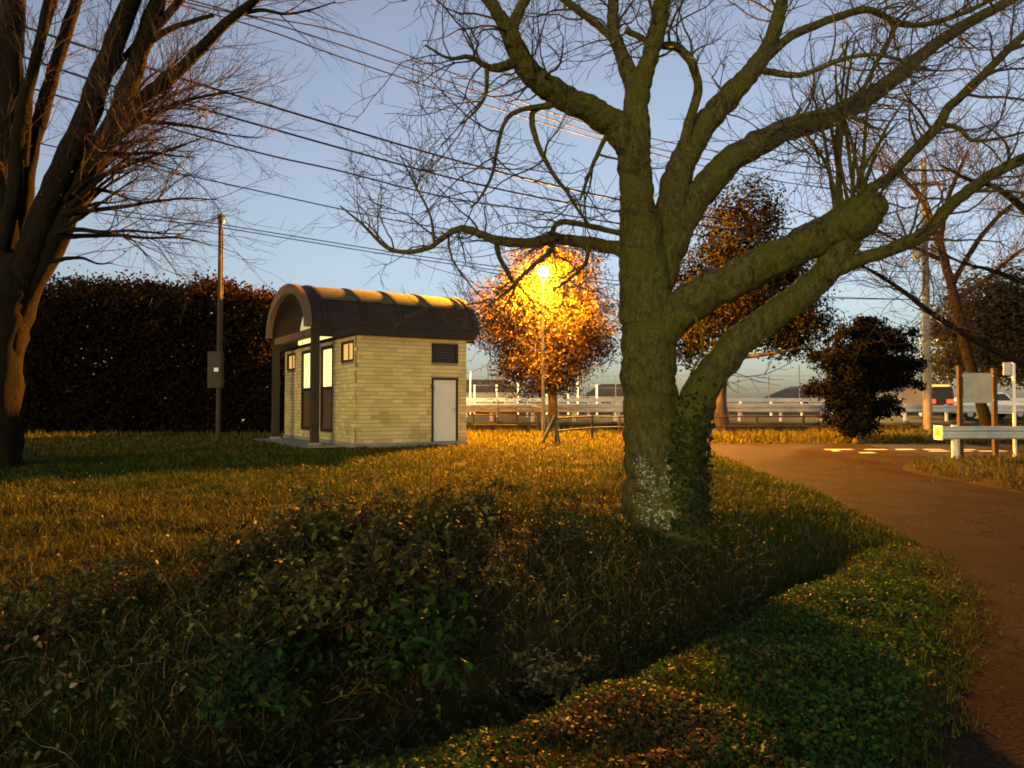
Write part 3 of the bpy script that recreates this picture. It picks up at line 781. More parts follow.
D = 8.0
tb = P(655, 520, D)
main_tr = [
 ('trunk', [(664, 610, 140, 0), (662, 560, 100, 0), (659, 520, 76, 0), (655, 480, 62, 0), (652, 430, 55, 0), (649, 380, 53, 0), (647, 320, 52, 0), (644, 270, 48, 0.02), (639, 225, 38, 0.03), (635, 180, 32, 0.05), (634, 145, 31, 0.05), (636, 105, 24, 0.1)]),
 ('stem', [(672, 590, 80, -0.08), (677, 545, 62, -0.1), (682, 505, 46, -0.12), (685, 450, 40, -0.15), (697, 402, 36, -0.2), (731, 350, 31, -0.25), (779, 312, 29, -0.35), (815, 283, 27, -0.4), (840, 250, 27, -0.45), (856, 224, 24, -0.45)]),
 ('limb', [(640, 168, 26, 0.03), (625, 138, 29, 0), (600, 116, 27, -0.1), (565, 97, 25, -0.25), (537, 80, 23, -0.4), (520, 56, 20, -0.5), (508, 30, 17, -0.6), (494, 8, 12, -0.7), (470, -22, 9, -0.8), (440, -60, 6, -0.9)]),
 ('branch', [(510, 34, 12, -0.6), (517, 15, 11, -0.55), (530, -10, 9, -0.5), (540, -40, 6, -0.4)]),
 ('limb', [(636, 112, 23, 0.1), (633, 84, 19, 0.15), (622, 55, 14, 0.25), (613, 28, 12, 0.35), (614, -5, 10, 0.45), (618, -45, 7, 0.5)]),
 ('branch', [(618, 45, 8, 0.3), (600, 27, 8, 0.4), (580, 12, 8, 0.5), (560, -4, 7, 0.6), (530, -30, 5, 0.8)]),
 ('limb', [(636, 108, 22, 0.1), (645, 72, 18, 0.05), (655, 40, 17, 0), (662, 8, 16, -0.05), (667, -30, 12, -0.1), (672, -70, 8, -0.15)]),
 ('limb', [(655, 275, 34, 0.15), (668, 222, 31, 0.3), (677, 178, 28, 0.45), (697, 135, 26, 0.6), (724, 102, 23, 0.75), (750, 74, 19, 0.9), (768, 46, 15, 1.0), (779, 14, 13, 1.1), (786, -25, 10, 1.2)]),
 ('branch', [(752, 72, 10, 0.9), (790, 37, 9, 1.1), (830, 20, 8, 1.3), (868, 10, 7, 1.5), (905, 25, 6, 1.7), (950, 18, 5, 1.8), (1000, -4, 4, 2.0)]),
 ('branch', [(682, 162, 11, 0.45), (688, 125, 10, 0.4), (698, 92, 9, 0.35), (693, 66, 9, 0.3), (678, 48, 9, 0.25), (655, 44, 7, 0.2), (625, 30, 6, 0.15)]),
 ('limb', [(655, 285, 36, 0.1), (676, 232, 32, 0.25), (702, 192, 29, 0.5), (735, 158, 26, 0.8), (775, 135, 23, 1.1), (815, 122, 21, 1.4), (850, 108, 18, 1.7), (883, 87, 16, 2.0), (918, 58, 13, 2.2), (960, 28, 11, 2.5), (1010, 0, 9, 2.8), (1060, -28, 6, 3.0)]),
 ('limb', [(648, 345, 38, -0.05), (692, 302, 38, -0.2), (737, 277, 36, -0.3), (787, 252, 34, -0.4), (826, 234, 36, -0.45), (848, 223, 42, -0.48), (862, 214, 38, -0.5), (872, 208, 28, -0.5), (877, 203, 12, -0.5)]),
 ('branch', [(862, 208, 14, -0.5), (868, 190, 11, -0.55), (888, 178, 10, -0.6), (915, 150, 10, -0.7), (938, 126, 10, -0.8), (948, 108, 9, -0.85), (972, 86, 9, -0.95), (1003, 55, 8, -1.1), (1030, 28, 7, -1.2)]),
 ('branch', [(940, 124, 5, -0.8), (958, 128, 5, -0.9), (972, 140, 4, -1.0), (1000, 138, 3, -1.1), (1040, 128, 2, -1.2)]),
 ('limb', [(812, 284, 20, -0.4), (848, 264, 14, -0.5), (895, 248, 13, -0.65), (927, 231, 13, -0.8), (950, 206, 12, -0.9), (985, 179, 11, -1.05), (1030, 155, 10, -1.2)]),
 ('limb', [(650, 262, 20, 0.0), (622, 250, 15, 0.1), (590, 243, 12, 0.3), (555, 239, 11, 0.5), (528, 243, 10, 0.7), (496, 240, 9, 0.9), (470, 230, 7, 1.1), (455, 230, 6, 1.2), (430, 247, 5, 1.3), (405, 252, 4.5, 1.4), (385, 246, 4, 1.5), (362, 224, 2.5, 1.6), (340, 206, 1.5, 1.7)]),
 ('branch', [(640, 238, 8, 0.0), (615, 232, 6, 0.0), (590, 226, 6, 0.05), (562, 222, 6, 0.1), (553, 230, 5, 0.2), (556, 240, 5, 0.4)]),
 ('branch', [(497, 241, 6, 0.9), (499, 256, 5, 0.9), (512, 280, 4.5, 0.95), (514, 290, 3, 1.0), (500, 312, 2, 1.0), (480, 330, 1.5, 1.1)]),
 ('branch', [(556, 240, 6, 0.5), (548, 254, 5, 0.5), (530, 268, 4.5, 0.55), (512, 287, 3.5, 0.6), (490, 305, 2, 0.6)]),
 ('branch', [(588, 243, 5, 0.3), (586, 262, 4, 0.2), (572, 277, 3.5, 0.15), (553, 291, 2.5, 0.1)]),
 ('branch', [(552, 104, 8, -0.3), (535, 110, 6, -0.3), (532, 122, 6, -0.3), (538, 145, 5.5, -0.3), (552, 172, 4.5, -0.3), (567, 192, 4, -0.3), (578, 210, 3, -0.3), (590, 226, 2, -0.3)]),
 ('branch', [(550, 106, 7, -0.3), (520, 110, 5, -0.4), (505, 122, 4.5, -0.5), (497, 150, 4, -0.6), (492, 175, 3.5, -0.7), (480, 198, 2.5, -0.8), (470, 208, 1.5, -0.9)]),
 ('branch', [(512, 64, 11, -0.55), (496, 68, 9, -0.65), (486, 66, 6, -0.7), (470, 57, 5, -0.8), (448, 58, 3, -0.9), (425, 45, 2, -1.0)]),
 ('branch', [(487, 68, 5, -0.7), (486, 92, 4, -0.75), (478, 108, 3, -0.8), (462, 124, 2, -0.9)]),
 ('branch', [(612, 124, 6, -0.03), (602, 145, 5, -0.1), (590, 172, 4, -0.2), (580, 200, 2.5, -0.3)]),
 ('branch', [(435, 245, 3.5, 1.3), (430, 215, 2.5, 1.2), (415, 185, 2, 1.1), (400, 155, 1.2, 1.0)]),
 ('branch', [(690, 305, 6, -0.25), (700, 330, 3, -0.4), (702, 352, 2.5, -0.42), (690, 375, 2, -0.4)]),
 ('branch', [(800, 126, 7, 1.3), (840, 105, 6, 1.35), (862, 90, 5, 1.4), (880, 55, 4, 1.5), (900, 20, 3, 1.6)]),
 ('branch', [(752, 148, 7, 0.9), (790, 120, 6, 0.8), (835, 112, 5, 0.7), (880, 130, 3, 0.6)]),
 ('branch', [(760, 70, 8, 0.9), (800, 75, 6, 0.7), (840, 60, 5, 0.6), (880, 55, 4, 0.5), (930, 70, 3, 0.4)]),
]
r_s = random.Random(9)
for k in range(14):     # water shoots on the cut limb
    x0 = r_s.uniform(835, 870); e = r_s.uniform(-35, 75); h_ = r_s.uniform(70, 190); dd = r_s.uniform(-0.7, -0.2)
    main_tr.append(('shoot', [(x0, 215, 4.5, -0.5), (x0 + e * 0.25, 215 - h_ * 0.35, 4, -0.5 + dd * 0.2), (x0 + e * 0.55, 215 - h_ * 0.7, 3, -0.5 + dd * 0.5), (x0 + e, 215 - h_, 1.5, -0.5 + dd)]))
def keep_main(p):   # twigs stay clear of the lens
    return (p[..., 1].min(1) > 4.5)
mt, mtb = bare_tree('large_bare_tree', tb, main_tr, D, 'huge bare cherry tree with forked mossy trunk in the foreground', ('bark', 'twig'),
    [(430, (0.4, 1.4), 9, 0.2, 0.03, (30, 75), 0.018, 0.0055), (2100, (0.2, 0.7), 7, 0.2, 0.02, (30, 75), 0.0065, 0.0042), (3800, (0.1, 0.32), 5, 0.18, 0.02, (30, 70), 0.0042, 0.003)], 31, 16, keep=keep_main)
# lichen on the trunk foot
def lump(mb, c, n_, rad, r):
    a = np.linspace(0, 2 * np.pi, 7, endpoint=False)
    u = unit(np.cross(n_, [0, 0, 1.0])); v_ = np.cross(n_, u)
    rr = rad * r.uniform(0.6, 1.3, 7)
    ring = c + rr[:, None] * (np.cos(a)[:, None] * u + np.sin(a)[:, None] * v_)
    v = np.vstack([ring - n_ * 0.004, c + n_ * 0.006 + 0 * ring[:1]])
    mb.add(v, [np.array([(k, (k + 1) % 7, 7) for k in range(7)])])
tp_, tr_ = limb(main_tr[0][1], D)
sp_, sr_ = limb(main_tr[1][1], D)
def on_stem(pts, rad, z, ang, lift=0.0):
    o = np.argsort(pts[:, 2])
    c = np.array([np.interp(z, pts[o, 2], pts[o, k]) for k in range(3)])
    rr = np.interp(z, pts[o, 2], rad[o])
    n_ = np.array([math.sin(ang), -math.cos(ang), 0.0])
    return c + n_ * (rr + lift), n_
from mathutils.bvhtree import BVHTree
trunk_me = [o for o in mt.children if o.name.startswith('trunk')][0].data
bvh = BVHTree.FromPolygons([v.co[:] for v in trunk_me.vertices], [p.vertices[:] for p in trunk_me.polygons])
def on_bark(z, ang):
    c, n_ = on_stem(tp_, tr_, z, ang, 0.4)
    h_, hn, _, _ = bvh.ray_cast(Vector(c - mtb), Vector(-n_))
    return (None, None) if h_ is None else (np.array(h_), unit(np.array(hn)))
r = np.random.default_rng(8)
mb = MB()
for q_ in range(40):
    zc = r.uniform(0.36, 1.02); ac = r.normal(-0.62 + 0.45 * (1.0 - zc), 0.15) if r.uniform() < 0.7 else r.uniform(-0.9, 0.5)
    if r.uniform() < 0.25: ac += 0.8
    sd = r.uniform(0.012, 0.055)
    for k in range(r.integers(6, 36)):
        c, n_ = on_bark(zc + r.normal(0, sd * 1.3), ac + r.normal(0, sd * 2.4))
        if c is None: continue
        if np.dot(n_, [0, -1, 0]) < 0: n_ = -n_
        lump(mb, c, n_, 0.004 + 0.016 * r.uniform() ** 2.4, r)
mb.build('lichen', M['lichen'], mt, kind='stuff')
# ivy climbing the second stem
iv = empty('ivy', tuple(tb + np.array([0.3, -0.2, 0])), 0, 'dark green ivy climbing the lower right stem of the big tree', 'ivy')
ivb = np.array(iv.location)
mb = MB(); ml = MB(); pos, nr = [], []
for k in range(7):
    a = r.uniform(-1.0, 1.2); pl_ = []
    top_ = r.uniform(1.1, 1.95)
    for z in np.linspace(0.3, top_, 14):
        a += r.normal(0, 0.13)
        c, n_ = on_stem(sp_, sr_, z, a, 0.012)
        pl_.append(c - ivb)
        for q_ in range(r.integers(9, 20) if z < 1.5 else r.integers(2, 7)):
            c2, n2 = on_stem(sp_, sr_, z + r.normal(0, 0.05), a + r.normal(0, 0.35), r.uniform(0.01, 0.06))
            pos.append(c2 - ivb); nr.append(n2)
    mb.tube(pl_, np.linspace(0.008, 0.003, 14), 5)
mb.build('ivy_stem', M['trunk_dark'], iv, smooth=True)
pos, nr = np.array(pos), np.array(nr)
leaves(ml, pos, r.uniform(0.03, 0.06, len(pos)), mixcol(len(pos), [(0.010, 0.022, 0.004), (0.016, 0.028, 0.005), (0.026, 0.03, 0.007)], r), r, nrm=nr, ratio=0.85, seg=2)
ml.build('ivy_leaves', M['gloss_leaf'], iv, kind='stuff')

# left zelkova
LD = 14.5
left_tr = [
 ('trunk', [(-8, 490, 70, 0), (-6, 466, 52, 0), (-4, 430, 46, 0), (-3, 380, 43, 0), (0, 335, 45, 0), (5, 300, 50, 0), (12, 275, 42, 0), (16, 250, 22, 0)]),
 ('limb', [(-2, 345, 30, 0), (0, 300, 30, 0.05), (2, 240, 28, 0.1), (3, 160, 27, 0.2), (8, 80, 25, 0.4), (13, 0, 22, 0.5), (20, -80, 16, 0.6)]),
 ('limb', [(2, 350, 30, 0.0), (15, 298, 28, 0.0), (36, 238, 26, -0.1), (62, 175, 25, -0.2), (88, 112, 22, -0.3), (110, 55, 20, -0.4), (134, -5, 17, -0.5), (160, -80, 12, -0.7)]),
 ('limb', [(5, 355, 28, 0.0), (24, 298, 27, 0.1), (56, 235, 26, 0.1), (89, 172, 23, 0.0), (118, 112, 19, -0.1), (140, 55, 17, -0.1), (158, 0, 15, -0.2), (178, -60, 10, -0.3)]),
 ('limb', [(98, 152, 15, 0.0), (127, 110, 13, -0.2), (160, 85, 13, -0.5), (195, 55, 11, -0.8), (224, 25, 10, -1.0), (256, 0, 8, -1.3), (290, -30, 5, -1.5)]),
 ('limb', [(8, 300, 22, 0.3), (18, 230, 18, 0.5), (30, 160, 15, 0.7), (48, 90, 13, 0.9), (70, 20, 11, 1.1), (90, -40, 8, 1.3)]),
 ('limb', [(0, 250, 16, -0.3), (14, 190, 14, -0.5), (20, 120, 12, -0.7), (38, 50, 10, -0.9), (52, -20, 8, -1.0)]),
 ('branch', [(236, 15, 5, -1.1), (262, 10, 4, -1.2), (285, 14, 3, -1.3), (310, 10, 2, -1.4), (335, 2, 1.2, -1.5)]),
 ('branch', [(24, 165, 8, 0.3), (32, 80, 7, 0.5), (52, 10, 6, 0.7), (66, -40, 5, 0.8)]),
 ('branch', [(150, 42, 7, -0.1), (168, 30, 6, -0.3), (190, 22, 5, -0.4), (214, 15, 4, -0.5)]),
 ('branch', [(150, 35, 9, -0.1), (170, 12, 8, -0.1), (190, -12, 7, -0.1), (215, -50, 5, -0.1)]),
 ('branch', [(100, 85, 7, -0.3), (122, 60, 6, -0.2), (146, 30, 5, 0), (165, -5, 4, 0.2)]),
]
rt = random.Random(4)
for k in range(34):   # long drooping twigs fanning out on the right of the crown
    y0 = rt.uniform(120, 265)
    x0 = 34 + (265 - y0) * 0.52 + rt.uniform(-4, 4)
    L_ = rt.uniform(70, 165)
    an = R(rt.uniform(-6, 62)); dd = rt.uniform(-2.2, 1.6); cv = rt.uniform(0.1, 0.45)
    rows = []
    for q_ in range(6):
        f = q_ / 5
        a2 = an - cv * f
        rows.append((x0 + math.cos(an - cv * f * 0.5) * L_ * f, y0 - math.sin(an - cv * f * 0.5) * L_ * f + rt.uniform(-2, 2), 5.0 * (1 - f) + 0.9, dd * f))
    left_tr.append(('branch', rows))
ltb = P(0, 466, LD)
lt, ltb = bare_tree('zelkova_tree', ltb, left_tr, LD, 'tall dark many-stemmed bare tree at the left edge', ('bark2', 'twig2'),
    [(380, (0.7, 2.2), 8, 0.13, 0.02, (18, 50), 0.014, 0.006), (1800, (0.3, 1.1), 6, 0.14, 0.01, (18, 55), 0.007, 0.0042), (2400, (0.15, 0.5), 4, 0.15, 0.0, (20, 60), 0.005, 0.0034)], 41, 12)
# its last dry leaves
r = np.random.default_rng(77)
pos = []
for (cx, cy, n_, sx) in ((208, 112, 60, 9), (222, 128, 25, 10), (196, 105, 25, 10), (120, 185, 40, 35), (250, 100, 14, 12), (100, 60, 40, 60), (150, 210, 40, 40)):
    for k in range(n_):
        pos.append(P(cx + r.normal(0, sx), cy + r.normal(0, sx * 0.7), LD + r.normal(-0.6, 0.5)) - ltb)
pos = np.array(pos); mb = MB()
leaves(mb, pos, r.uniform(0.04, 0.09, len(pos)), mixcol(len(pos), [(0.16, 0.075, 0.02), (0.12, 0.055, 0.02), (0.10, 0.06, 0.02)], r), r, ratio=0.5)
mb.build('dry_leaves', M['leaf'], lt, kind='stuff')

# bare tree standing out of frame right, reaching in
RD = 12.0
right_tr = [
 ('trunk', [(1120, 500, 60, 0), (1118, 460, 48, 0), (1112, 400, 42, 0), (1108, 340, 38, 0), (1112, 260, 34, 0), (1120, 160, 26, 0), (1125, 60, 18, 0)]),
 ('limb', [(1110, 380, 20, 0), (1070, 378, 12, -0.1), (1030, 365, 8, -0.2), (989, 348, 7, -0.3), (958, 330, 6, -0.4), (930, 312, 5.5, -0.5), (903, 291, 4.5, -0.6), (872, 271, 3, -0.7), (850, 262, 1.5, -0.8)]),
 ('limb', [(1110, 320, 18, 0), (1080, 270, 12, 0.3), (1040, 225, 8, 0.6), (1000, 190, 6, 0.9), (970, 180, 4, 1.2), (940, 165, 2, 1.4)]),
 ('limb', [(1110, 345, 14, 0), (1070, 310, 8, 0.4), (1030, 285, 6, 0.8), (990, 270, 4, 1.0), (960, 262, 2.5, 1.2), (930, 245, 1.5, 1.4)]),
]
rtb = P(1120, 470, RD)
rtb[2] = gz(rtb[0], rtb[1])
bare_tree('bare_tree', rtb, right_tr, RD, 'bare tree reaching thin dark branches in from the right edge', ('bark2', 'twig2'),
    [(90, (0.5, 1.6), 8, 0.2, 0.03, (25, 65), 0.012, 0.005), (500, (0.3, 0.9), 6, 0.2, 0.02, (25, 65), 0.007, 0.004), (700, (0.15, 0.45), 4, 0.2, 0.0, (25, 65), 0.005, 0.003)], 43, 12)
# leaning bare tree behind the signboard
BD = 31.0
lean_tr = [
 ('trunk', [(988, 432, 14, 0), (985, 418, 11, 0), (976, 385, 10, 0), (965, 345, 9.5, 0), (955, 300, 9, 0), (945, 262, 8, 0), (936, 232, 7, 0)]),
 ('limb', [(936, 234, 6, 0), (925, 205, 5, 0.3), (905, 180, 3.5, 0.6), (885, 165, 2, 1.0)]),
 ('limb', [(940, 245, 6, 0), (945, 210, 5, -0.3), (955, 180, 4, -0.5), (968, 150, 2, -0.8)]),
 ('limb', [(952, 285, 6, 0), (975, 245, 5, 0.4), (1000, 215, 4, 0.8), (1030, 190, 2, 1.0)]),
 ('limb', [(955, 300, 5, 0), (985, 280, 4, -0.4), (1015, 255, 3.5, -0.8), (1045, 235, 2, -1.0)]),
 ('limb', [(945, 262, 5, 0), (920, 250, 4, -0.3), (895, 240, 3, -0.6), (870, 225, 1.6, -0.8)]),
]
btb = P(988, 432, BD); btb[2] = gz(btb[0], btb[1]) - 0.02
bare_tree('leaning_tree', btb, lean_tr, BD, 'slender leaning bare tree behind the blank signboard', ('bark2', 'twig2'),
    [(110, (1.0, 3.0), 8, 0.15, 0.05, (25, 60), 0.022, 0.010), (800, (0.5, 1.6), 6, 0.15, 0.03, (25, 60), 0.012, 0.008), (900, (0.3, 0.8), 4, 0.15, 0.02, (25, 60), 0.008, 0.006)], 44, 10)

# ------------------------------------------------------------------ poles and wires
def pole_small():
    x, y = P(218, 443, 24.0)[:2]
    z = gz(x, y); top = P(218, 218, 24.0)[2]
    t = empty('utility_pole', (x, y, z), 0, 'thin brown steel utility pole with a meter box, in front of the dark hedge', 'utility pole')
    h_ = top - z
    MB().cyl((0, 0, -0.3), (0, 0, h_), 0.08, 0.062, 14).build('pole', M['pole_rust'], t)
    MB().cyl((0, 0, h_ - 0.02), (0, 0, h_ + 0.1), 0.12, 0.1, 14).build('pole_cap', M['dark_metal'], t)
    zb = P(218, 388, 24)[2] - z; zt = P(218, 352, 24)[2] - z
    bx_ = MB().box((-0.24, -0.32, zb), (0.2, -0.1, zt)).build('meter_box', M['box_grey'], t)
    MB().box((-0.2, -0.332, zb + 0.05), (0.16, -0.322, zt - 0.05)).build('box_door', M['box_grey'], bx_)
    MB().box((-0.02, -0.342, zb + 0.52), (0.12, -0.334, zb + 0.64)).build('label_plate', M['white_paint'], bx_)
    MB().tube([(0.1, -0.05, zt), (0.11, -0.05, zt + 1.2), (0.1, -0.05, h_ - 0.4)], 0.022, 6).build('conduit', M['dark_metal'], t)
    MB().box((-0.13, -0.13, zb + 0.2), (0.13, 0.1, zb + 0.25)).box((-0.13, -0.13, zt - 0.25), (0.13, 0.1, zt - 0.2)).build('strap', M['steel'], t)
    for s in (-1, 1):
        MB().cyl((s * 0.1, 0, h_ - 0.18), (s * 0.1, 0, h_ - 0.06), 0.04, 0.03, 8).build('insulator', M['white_paint'], t)
    return np.array([x, y, z])
sp0 = pole_small()
CP = P(928, 432, 34.0); CP[2] = 0.5
cpt = empty('utility_pole', tuple(CP), 0, 'tall pale concrete utility pole with crossarms and transformer at right', 'utility pole')
ph = P(928, 158, 34)[2] - CP[2]
MB().cyl((0, 0, -0.3), (0, 0, ph), 0.20, 0.12, 14).build('pole', M['pole_concrete'], cpt)
for yy, wd in ((172, 1.0), (186, 0.9), (200, 0.75), (241, 0.8)):
    z = P(928, yy, 34)[2] - CP[2]
    am = MB().box((-wd, -0.24, z - 0.04), (wd, -0.16, z + 0.05)).build('crossarm', M['dark_metal'], cpt)
    for k in range(4):
        xx = -wd + 0.08 + k * (2 * wd - 0.16) / 3
        MB().cyl((xx, -0.2, z + 0.05), (xx, -0.2, z + 0.2), 0.05, 0.03, 8).build('insulator', M['white_paint'], am)
z = P(928, 252, 34)[2] - CP[2]
for s in (-1, 1):
    tr_o = MB().cyl((s * 0.42, -0.1, z - 0.35), (s * 0.42, -0.1, z + 0.35), 0.22, 0.22, 14).build('transformer', M['steel'], cpt)
    MB().cyl((s * 0.42, -0.1, z + 0.352), (s * 0.42, -0.1, z + 0.5), 0.05, 0.03, 8).build('bushing', M['dark_metal'], tr_o)
for k in range(8):
    zz = 1.9 + k * 0.9
    MB().cyl((-0.28 if k % 2 else 0.28, 0, zz), (0, 0, zz), 0.02, n=6).build('step_bolt', M['steel'], cpt)

WA = np.array([-12.1, 17.5]); WB = CP[:2]
def wire_depth(x):
    u = (x - 512) / F
    d_ = WB - WA
    k = (u * WA[1] - WA[0]) / (d_[0] - u * d_[1])
    return WA[1] + k * d_[1]
def wire(tr, rad, label, through=None):
    pts = np.array([P(x, y, wire_depth(x)) for x, y in tr])
    o = MB().tube(spline(pts, 48), rad * 1.25, 5).build('overhead_wire', M['wire'], None, smooth=True)
    tag(o, label, 'wire', 'overhead wires')
EX = -60
wire([(EX, -78), (188, 3), (340, 32), (470, 80), (586, 123), (760, 158), (928, 170)], 0.016, 'topmost overhead wire crossing the sky to the concrete pole')
wire([(EX, -68), (240, 14), (340, 45), (470, 89), (602, 135), (770, 170), (935, 184)], 0.016, 'second overhead wire from the top, across the sky')
wire([(EX, -60), (240, 22), (340, 57), (470, 100), (602, 140), (770, 180), (922, 198)], 0.016, 'third overhead wire from the top, across the sky')
wire([(EX, -2), (34, 30), (113, 56), (186, 80), (340, 127), (480, 167), (621, 200), (780, 228), (935, 238)], 0.026, 'thick overhead cable, upper of the middle pair')
wire([(EX, 28), (95, 81), (163, 98), (340, 148), (480, 185), (614, 211), (780, 236), (922, 243)], 0.024, 'thick overhead cable, lower of the middle pair')
wire([(EX, 62), (237, 147), (340, 171), (445, 197), (551, 213), (740, 240), (928, 250)], 0.02, 'faint twisted overhead cable below the middle pair')
wire([(EX, 122), (190, 176), (340, 209), (428, 226), (600, 252), (780, 268), (928, 272)], 0.014, 'thin overhead wire just above the pole-top wires')
# pair over the small pole
sp_top = P(218, 224, 24.0)
for dz, lab in ((0.0, 'upper of two wires carried on the thin brown pole'), (-0.1, 'lower of two wires carried on the thin brown pole')):
    a, b, c = P(-60, 178, 21.0), sp_top + np.array([0, 0, dz]), P(928, 300, 34.0)
    q1 = spline([a + np.array([0, 0, dz]), (a + b) / 2 + np.array([0, 0, -0.12 + dz]), b], 20)
    mid = (b + c) / 2 + np.array([0, 0, -0.55 + dz])
    q2 = spline([b, (b + mid) / 2 + np.array([0, 0, -0.14]), mid, (mid + c) / 2 + np.array([0, 0, -0.14]), c], 36)
    tag(MB().tube(np.vstack([q1, q2[1:]]), 0.017, 5).build('overhead_wire', M['wire'], None, smooth=True), lab, 'wire', 'overhead wires')

# ------------------------------------------------------------------ fences, guardrails, signs
def pipe_fence(pts, label, nrail=2, h_=0.82):
    t = empty('pipe_fence', (pts[0][0], pts[0][1], gz(*pts[0][:2])), 0, label, 'fence')
    o = np.array(t.location); P3 = []
    for (x, y) in pts:
        z = gz(x, y); P3.append(np.array([x, y, z]) - o)
        MB().cyl(P3[-1] + [0, 0, -0.15], P3[-1] + [0, 0, h_ + 0.06], 0.045, n=8).build('post', M['fence_pipe'], t)
    for a, b in zip(P3[:-1], P3[1:]):
        for hh in (h_, h_ * 0.5)[:nrail]:
            MB().cyl(a + [0, -0.05, hh], b + [0, -0.05, hh], 0.032, n=8).build('rail', M['fence_pipe'], t)
    return t
pipe_fence([(-1.6 + k * 0.9, 30.9) for k in range(4)], 'dark two-rail pipe fence between the hut and the lamp')
x0 = P(556, 440, 23.6)[0]
f2 = pipe_fence([(x0, 23.6), (2.9, 26.8), (4.4, 30.4)] + [(4.4 + 1.95 * k, 31.0) for k in range(1, 6)], 'dark two-rail pipe fence running from the round tree to the right')
bz = 0.85
for k, (dx, mt_) in enumerate(((-0.52, 'green_paint'), (0.12, 'green_paint'))):
    MB().cyl((dx, -0.35, -0.1), (-0.04, -0.06, bz), 0.05, n=8).build('brace', M[mt_], f2)

def w_beam(mb, x0, x1, y, z0, z1, s=-1, th=0.035):
    """corrugated rail running along X"""
    prof = [(0, 0), (0.07, .12), (0.07, .30), (0.0, .44), (0.0, .56), (0.07, .70), (0.07, .88), (0, 1)]
    v, f = [], []
    n = len(prof)
    for x in (x0, x1):
        for off in (0, -th * s):
            v += [(x, y + s * d_ + off, z0 + (z1 - z0) * q_) for d_, q_ in prof]
    for k in range(n - 1):
        f += [(k, k + 1, 2 * n + k + 1, 2 * n + k), (n + k + 1, n + k, 3 * n + k, 3 * n + k + 1), (k + 1, k, n + k, n + k + 1), (2 * n + k, 2 * n + k + 1, 3 * n + k + 1, 3 * n + k)]
    f += [(0, 2 * n, 3 * n, n), (n - 1, 2 * n - 1, 4 * n - 1, 3 * n - 1)]
    return mb.add(v, [f])
def guardrail(x0, x1, y, z, posts, label, bm, pm, zb=(0.44, 0.82), end=False):
    t = empty('guardrail', (posts[0], y, z), 0, label, 'guardrail')
    X0, X1 = x0 - posts[0], x1 - posts[0]
    w_beam(MB(), X0, X1, -0.1, *zb).build('beam', M[bm], t)
    for p in posts:
        MB().cyl((p - posts[0], 0, -0.3), (p - posts[0], 0, zb[1] + 0.03), 0.075, n=12).build('post', M[pm], t)
    if end:
        MB().box((X0 - 0.04, -0.2, zb[0] - 0.02), (X0 - 0.005, 0.16, zb[1] + 0.02)).build('end_plate', M[pm], t)
        w_beam(MB(), X0, X1, 0.1, *zb, s=1).build('beam', M[bm], t)
        MB().box((X0 - 0.046, -0.12, zb[0] + 0.08), (X0 - 0.042, 0.08, zb[1] - 0.06)).build('reflector', M['lit_amber_plate'], t)
    return t
M['lit_amber_plate'] = material('reflector', (0.55, 0.25, 0.05), 0.3)
g0 = P(955, 460, 18.8)
guardrail(P(939, 440, 18.8)[0], 22, 18.8, gz(g0[0], 18.8), [g0[0] + 4 * k for k in range(3)], 'weathered white corrugated guardrail ending at the road verge on the right', 'beam', 'white_paint', zb=(0.5, 0.82), end=True)
# far guardrail along the raised road, in front, and white barrier behind
guardrail(-14, 60, 35.8, 0.82, [-13 + 2.0 * k for k in range(36)], 'long grey guardrail along the raised far road', 'steel', 'white_paint', zb=(0.42, 0.78))
bt = empty('white_barrier', (-15, 48.5, 0.83), 0, 'long bright white two-rail barrier on the far side of the road', 'barrier')
for k in range(42):
    MB().box((k * 2.0 - 0.06, -0.06, -0.2), (k * 2.0 + 0.06, 0.06, 1.15)).build('post', M['white_paint'], bt)
for z0, z1 in ((0.98, 1.22), (0.55, 0.86)):
    MB().box((0, -0.13, z0), (84, -0.062, z1)).build('rail', M['white_paint'], bt)

# signboard on two posts
t = empty('signboard', (P(978, 455, 21.0)[0], 21.0, gz(13.2, 20.0)), 0, 'blank grey-green board between two wooden posts behind the guardrail', 'sign')
zt = P(0, 368, 21)[2] - t.location.z; z0 = P(0, 403, 21)[2] - t.location.z; z1 = P(0, 373, 21)[2] - t.location.z
for s in (-1, 1):
    MB().box((s * 0.49 - 0.055, -0.06, -0.3), (s * 0.49 + 0.055, 0.06, zt + (0.06 if s < 0 else 0))).build('post', M['wood_post'], t)
bd = MB().box((-0.41, -0.05, z0), (0.39, -0.02, z1)).build('board', M['sign_back'], t)
for a, b in ((-0.43, z1 - 0.08), (0.41, z1 - 0.08), (-0.43, z0 + 0.08), (0.41, z0 + 0.08)):
    MB().box((a - 0.03, -0.075, b - 0.025), (a + 0.03, -0.062, b + 0.025)).build('clip', M['steel'], bd)
# slim sign pole at the frame's right
x = P(1015, 450, 20.5)[0]
t = empty('road_sign', (x, 20.5, gz(x, 19.9)), 0, 'slim white sign pole with a small plate turned edge-on, at right edge', 'sign')
zt = P(0, 362, 20.5)[2] - t.location.z
MB().cyl((0, 0, -0.3), (0, 0, zt), 0.045, n=10).build('pole', M['white_paint'], t)
MB().box((-0.24, 0.05, zt - 0.36), (0.03, 0.07, zt - 0.01)).build('plate', M['steel'], t)

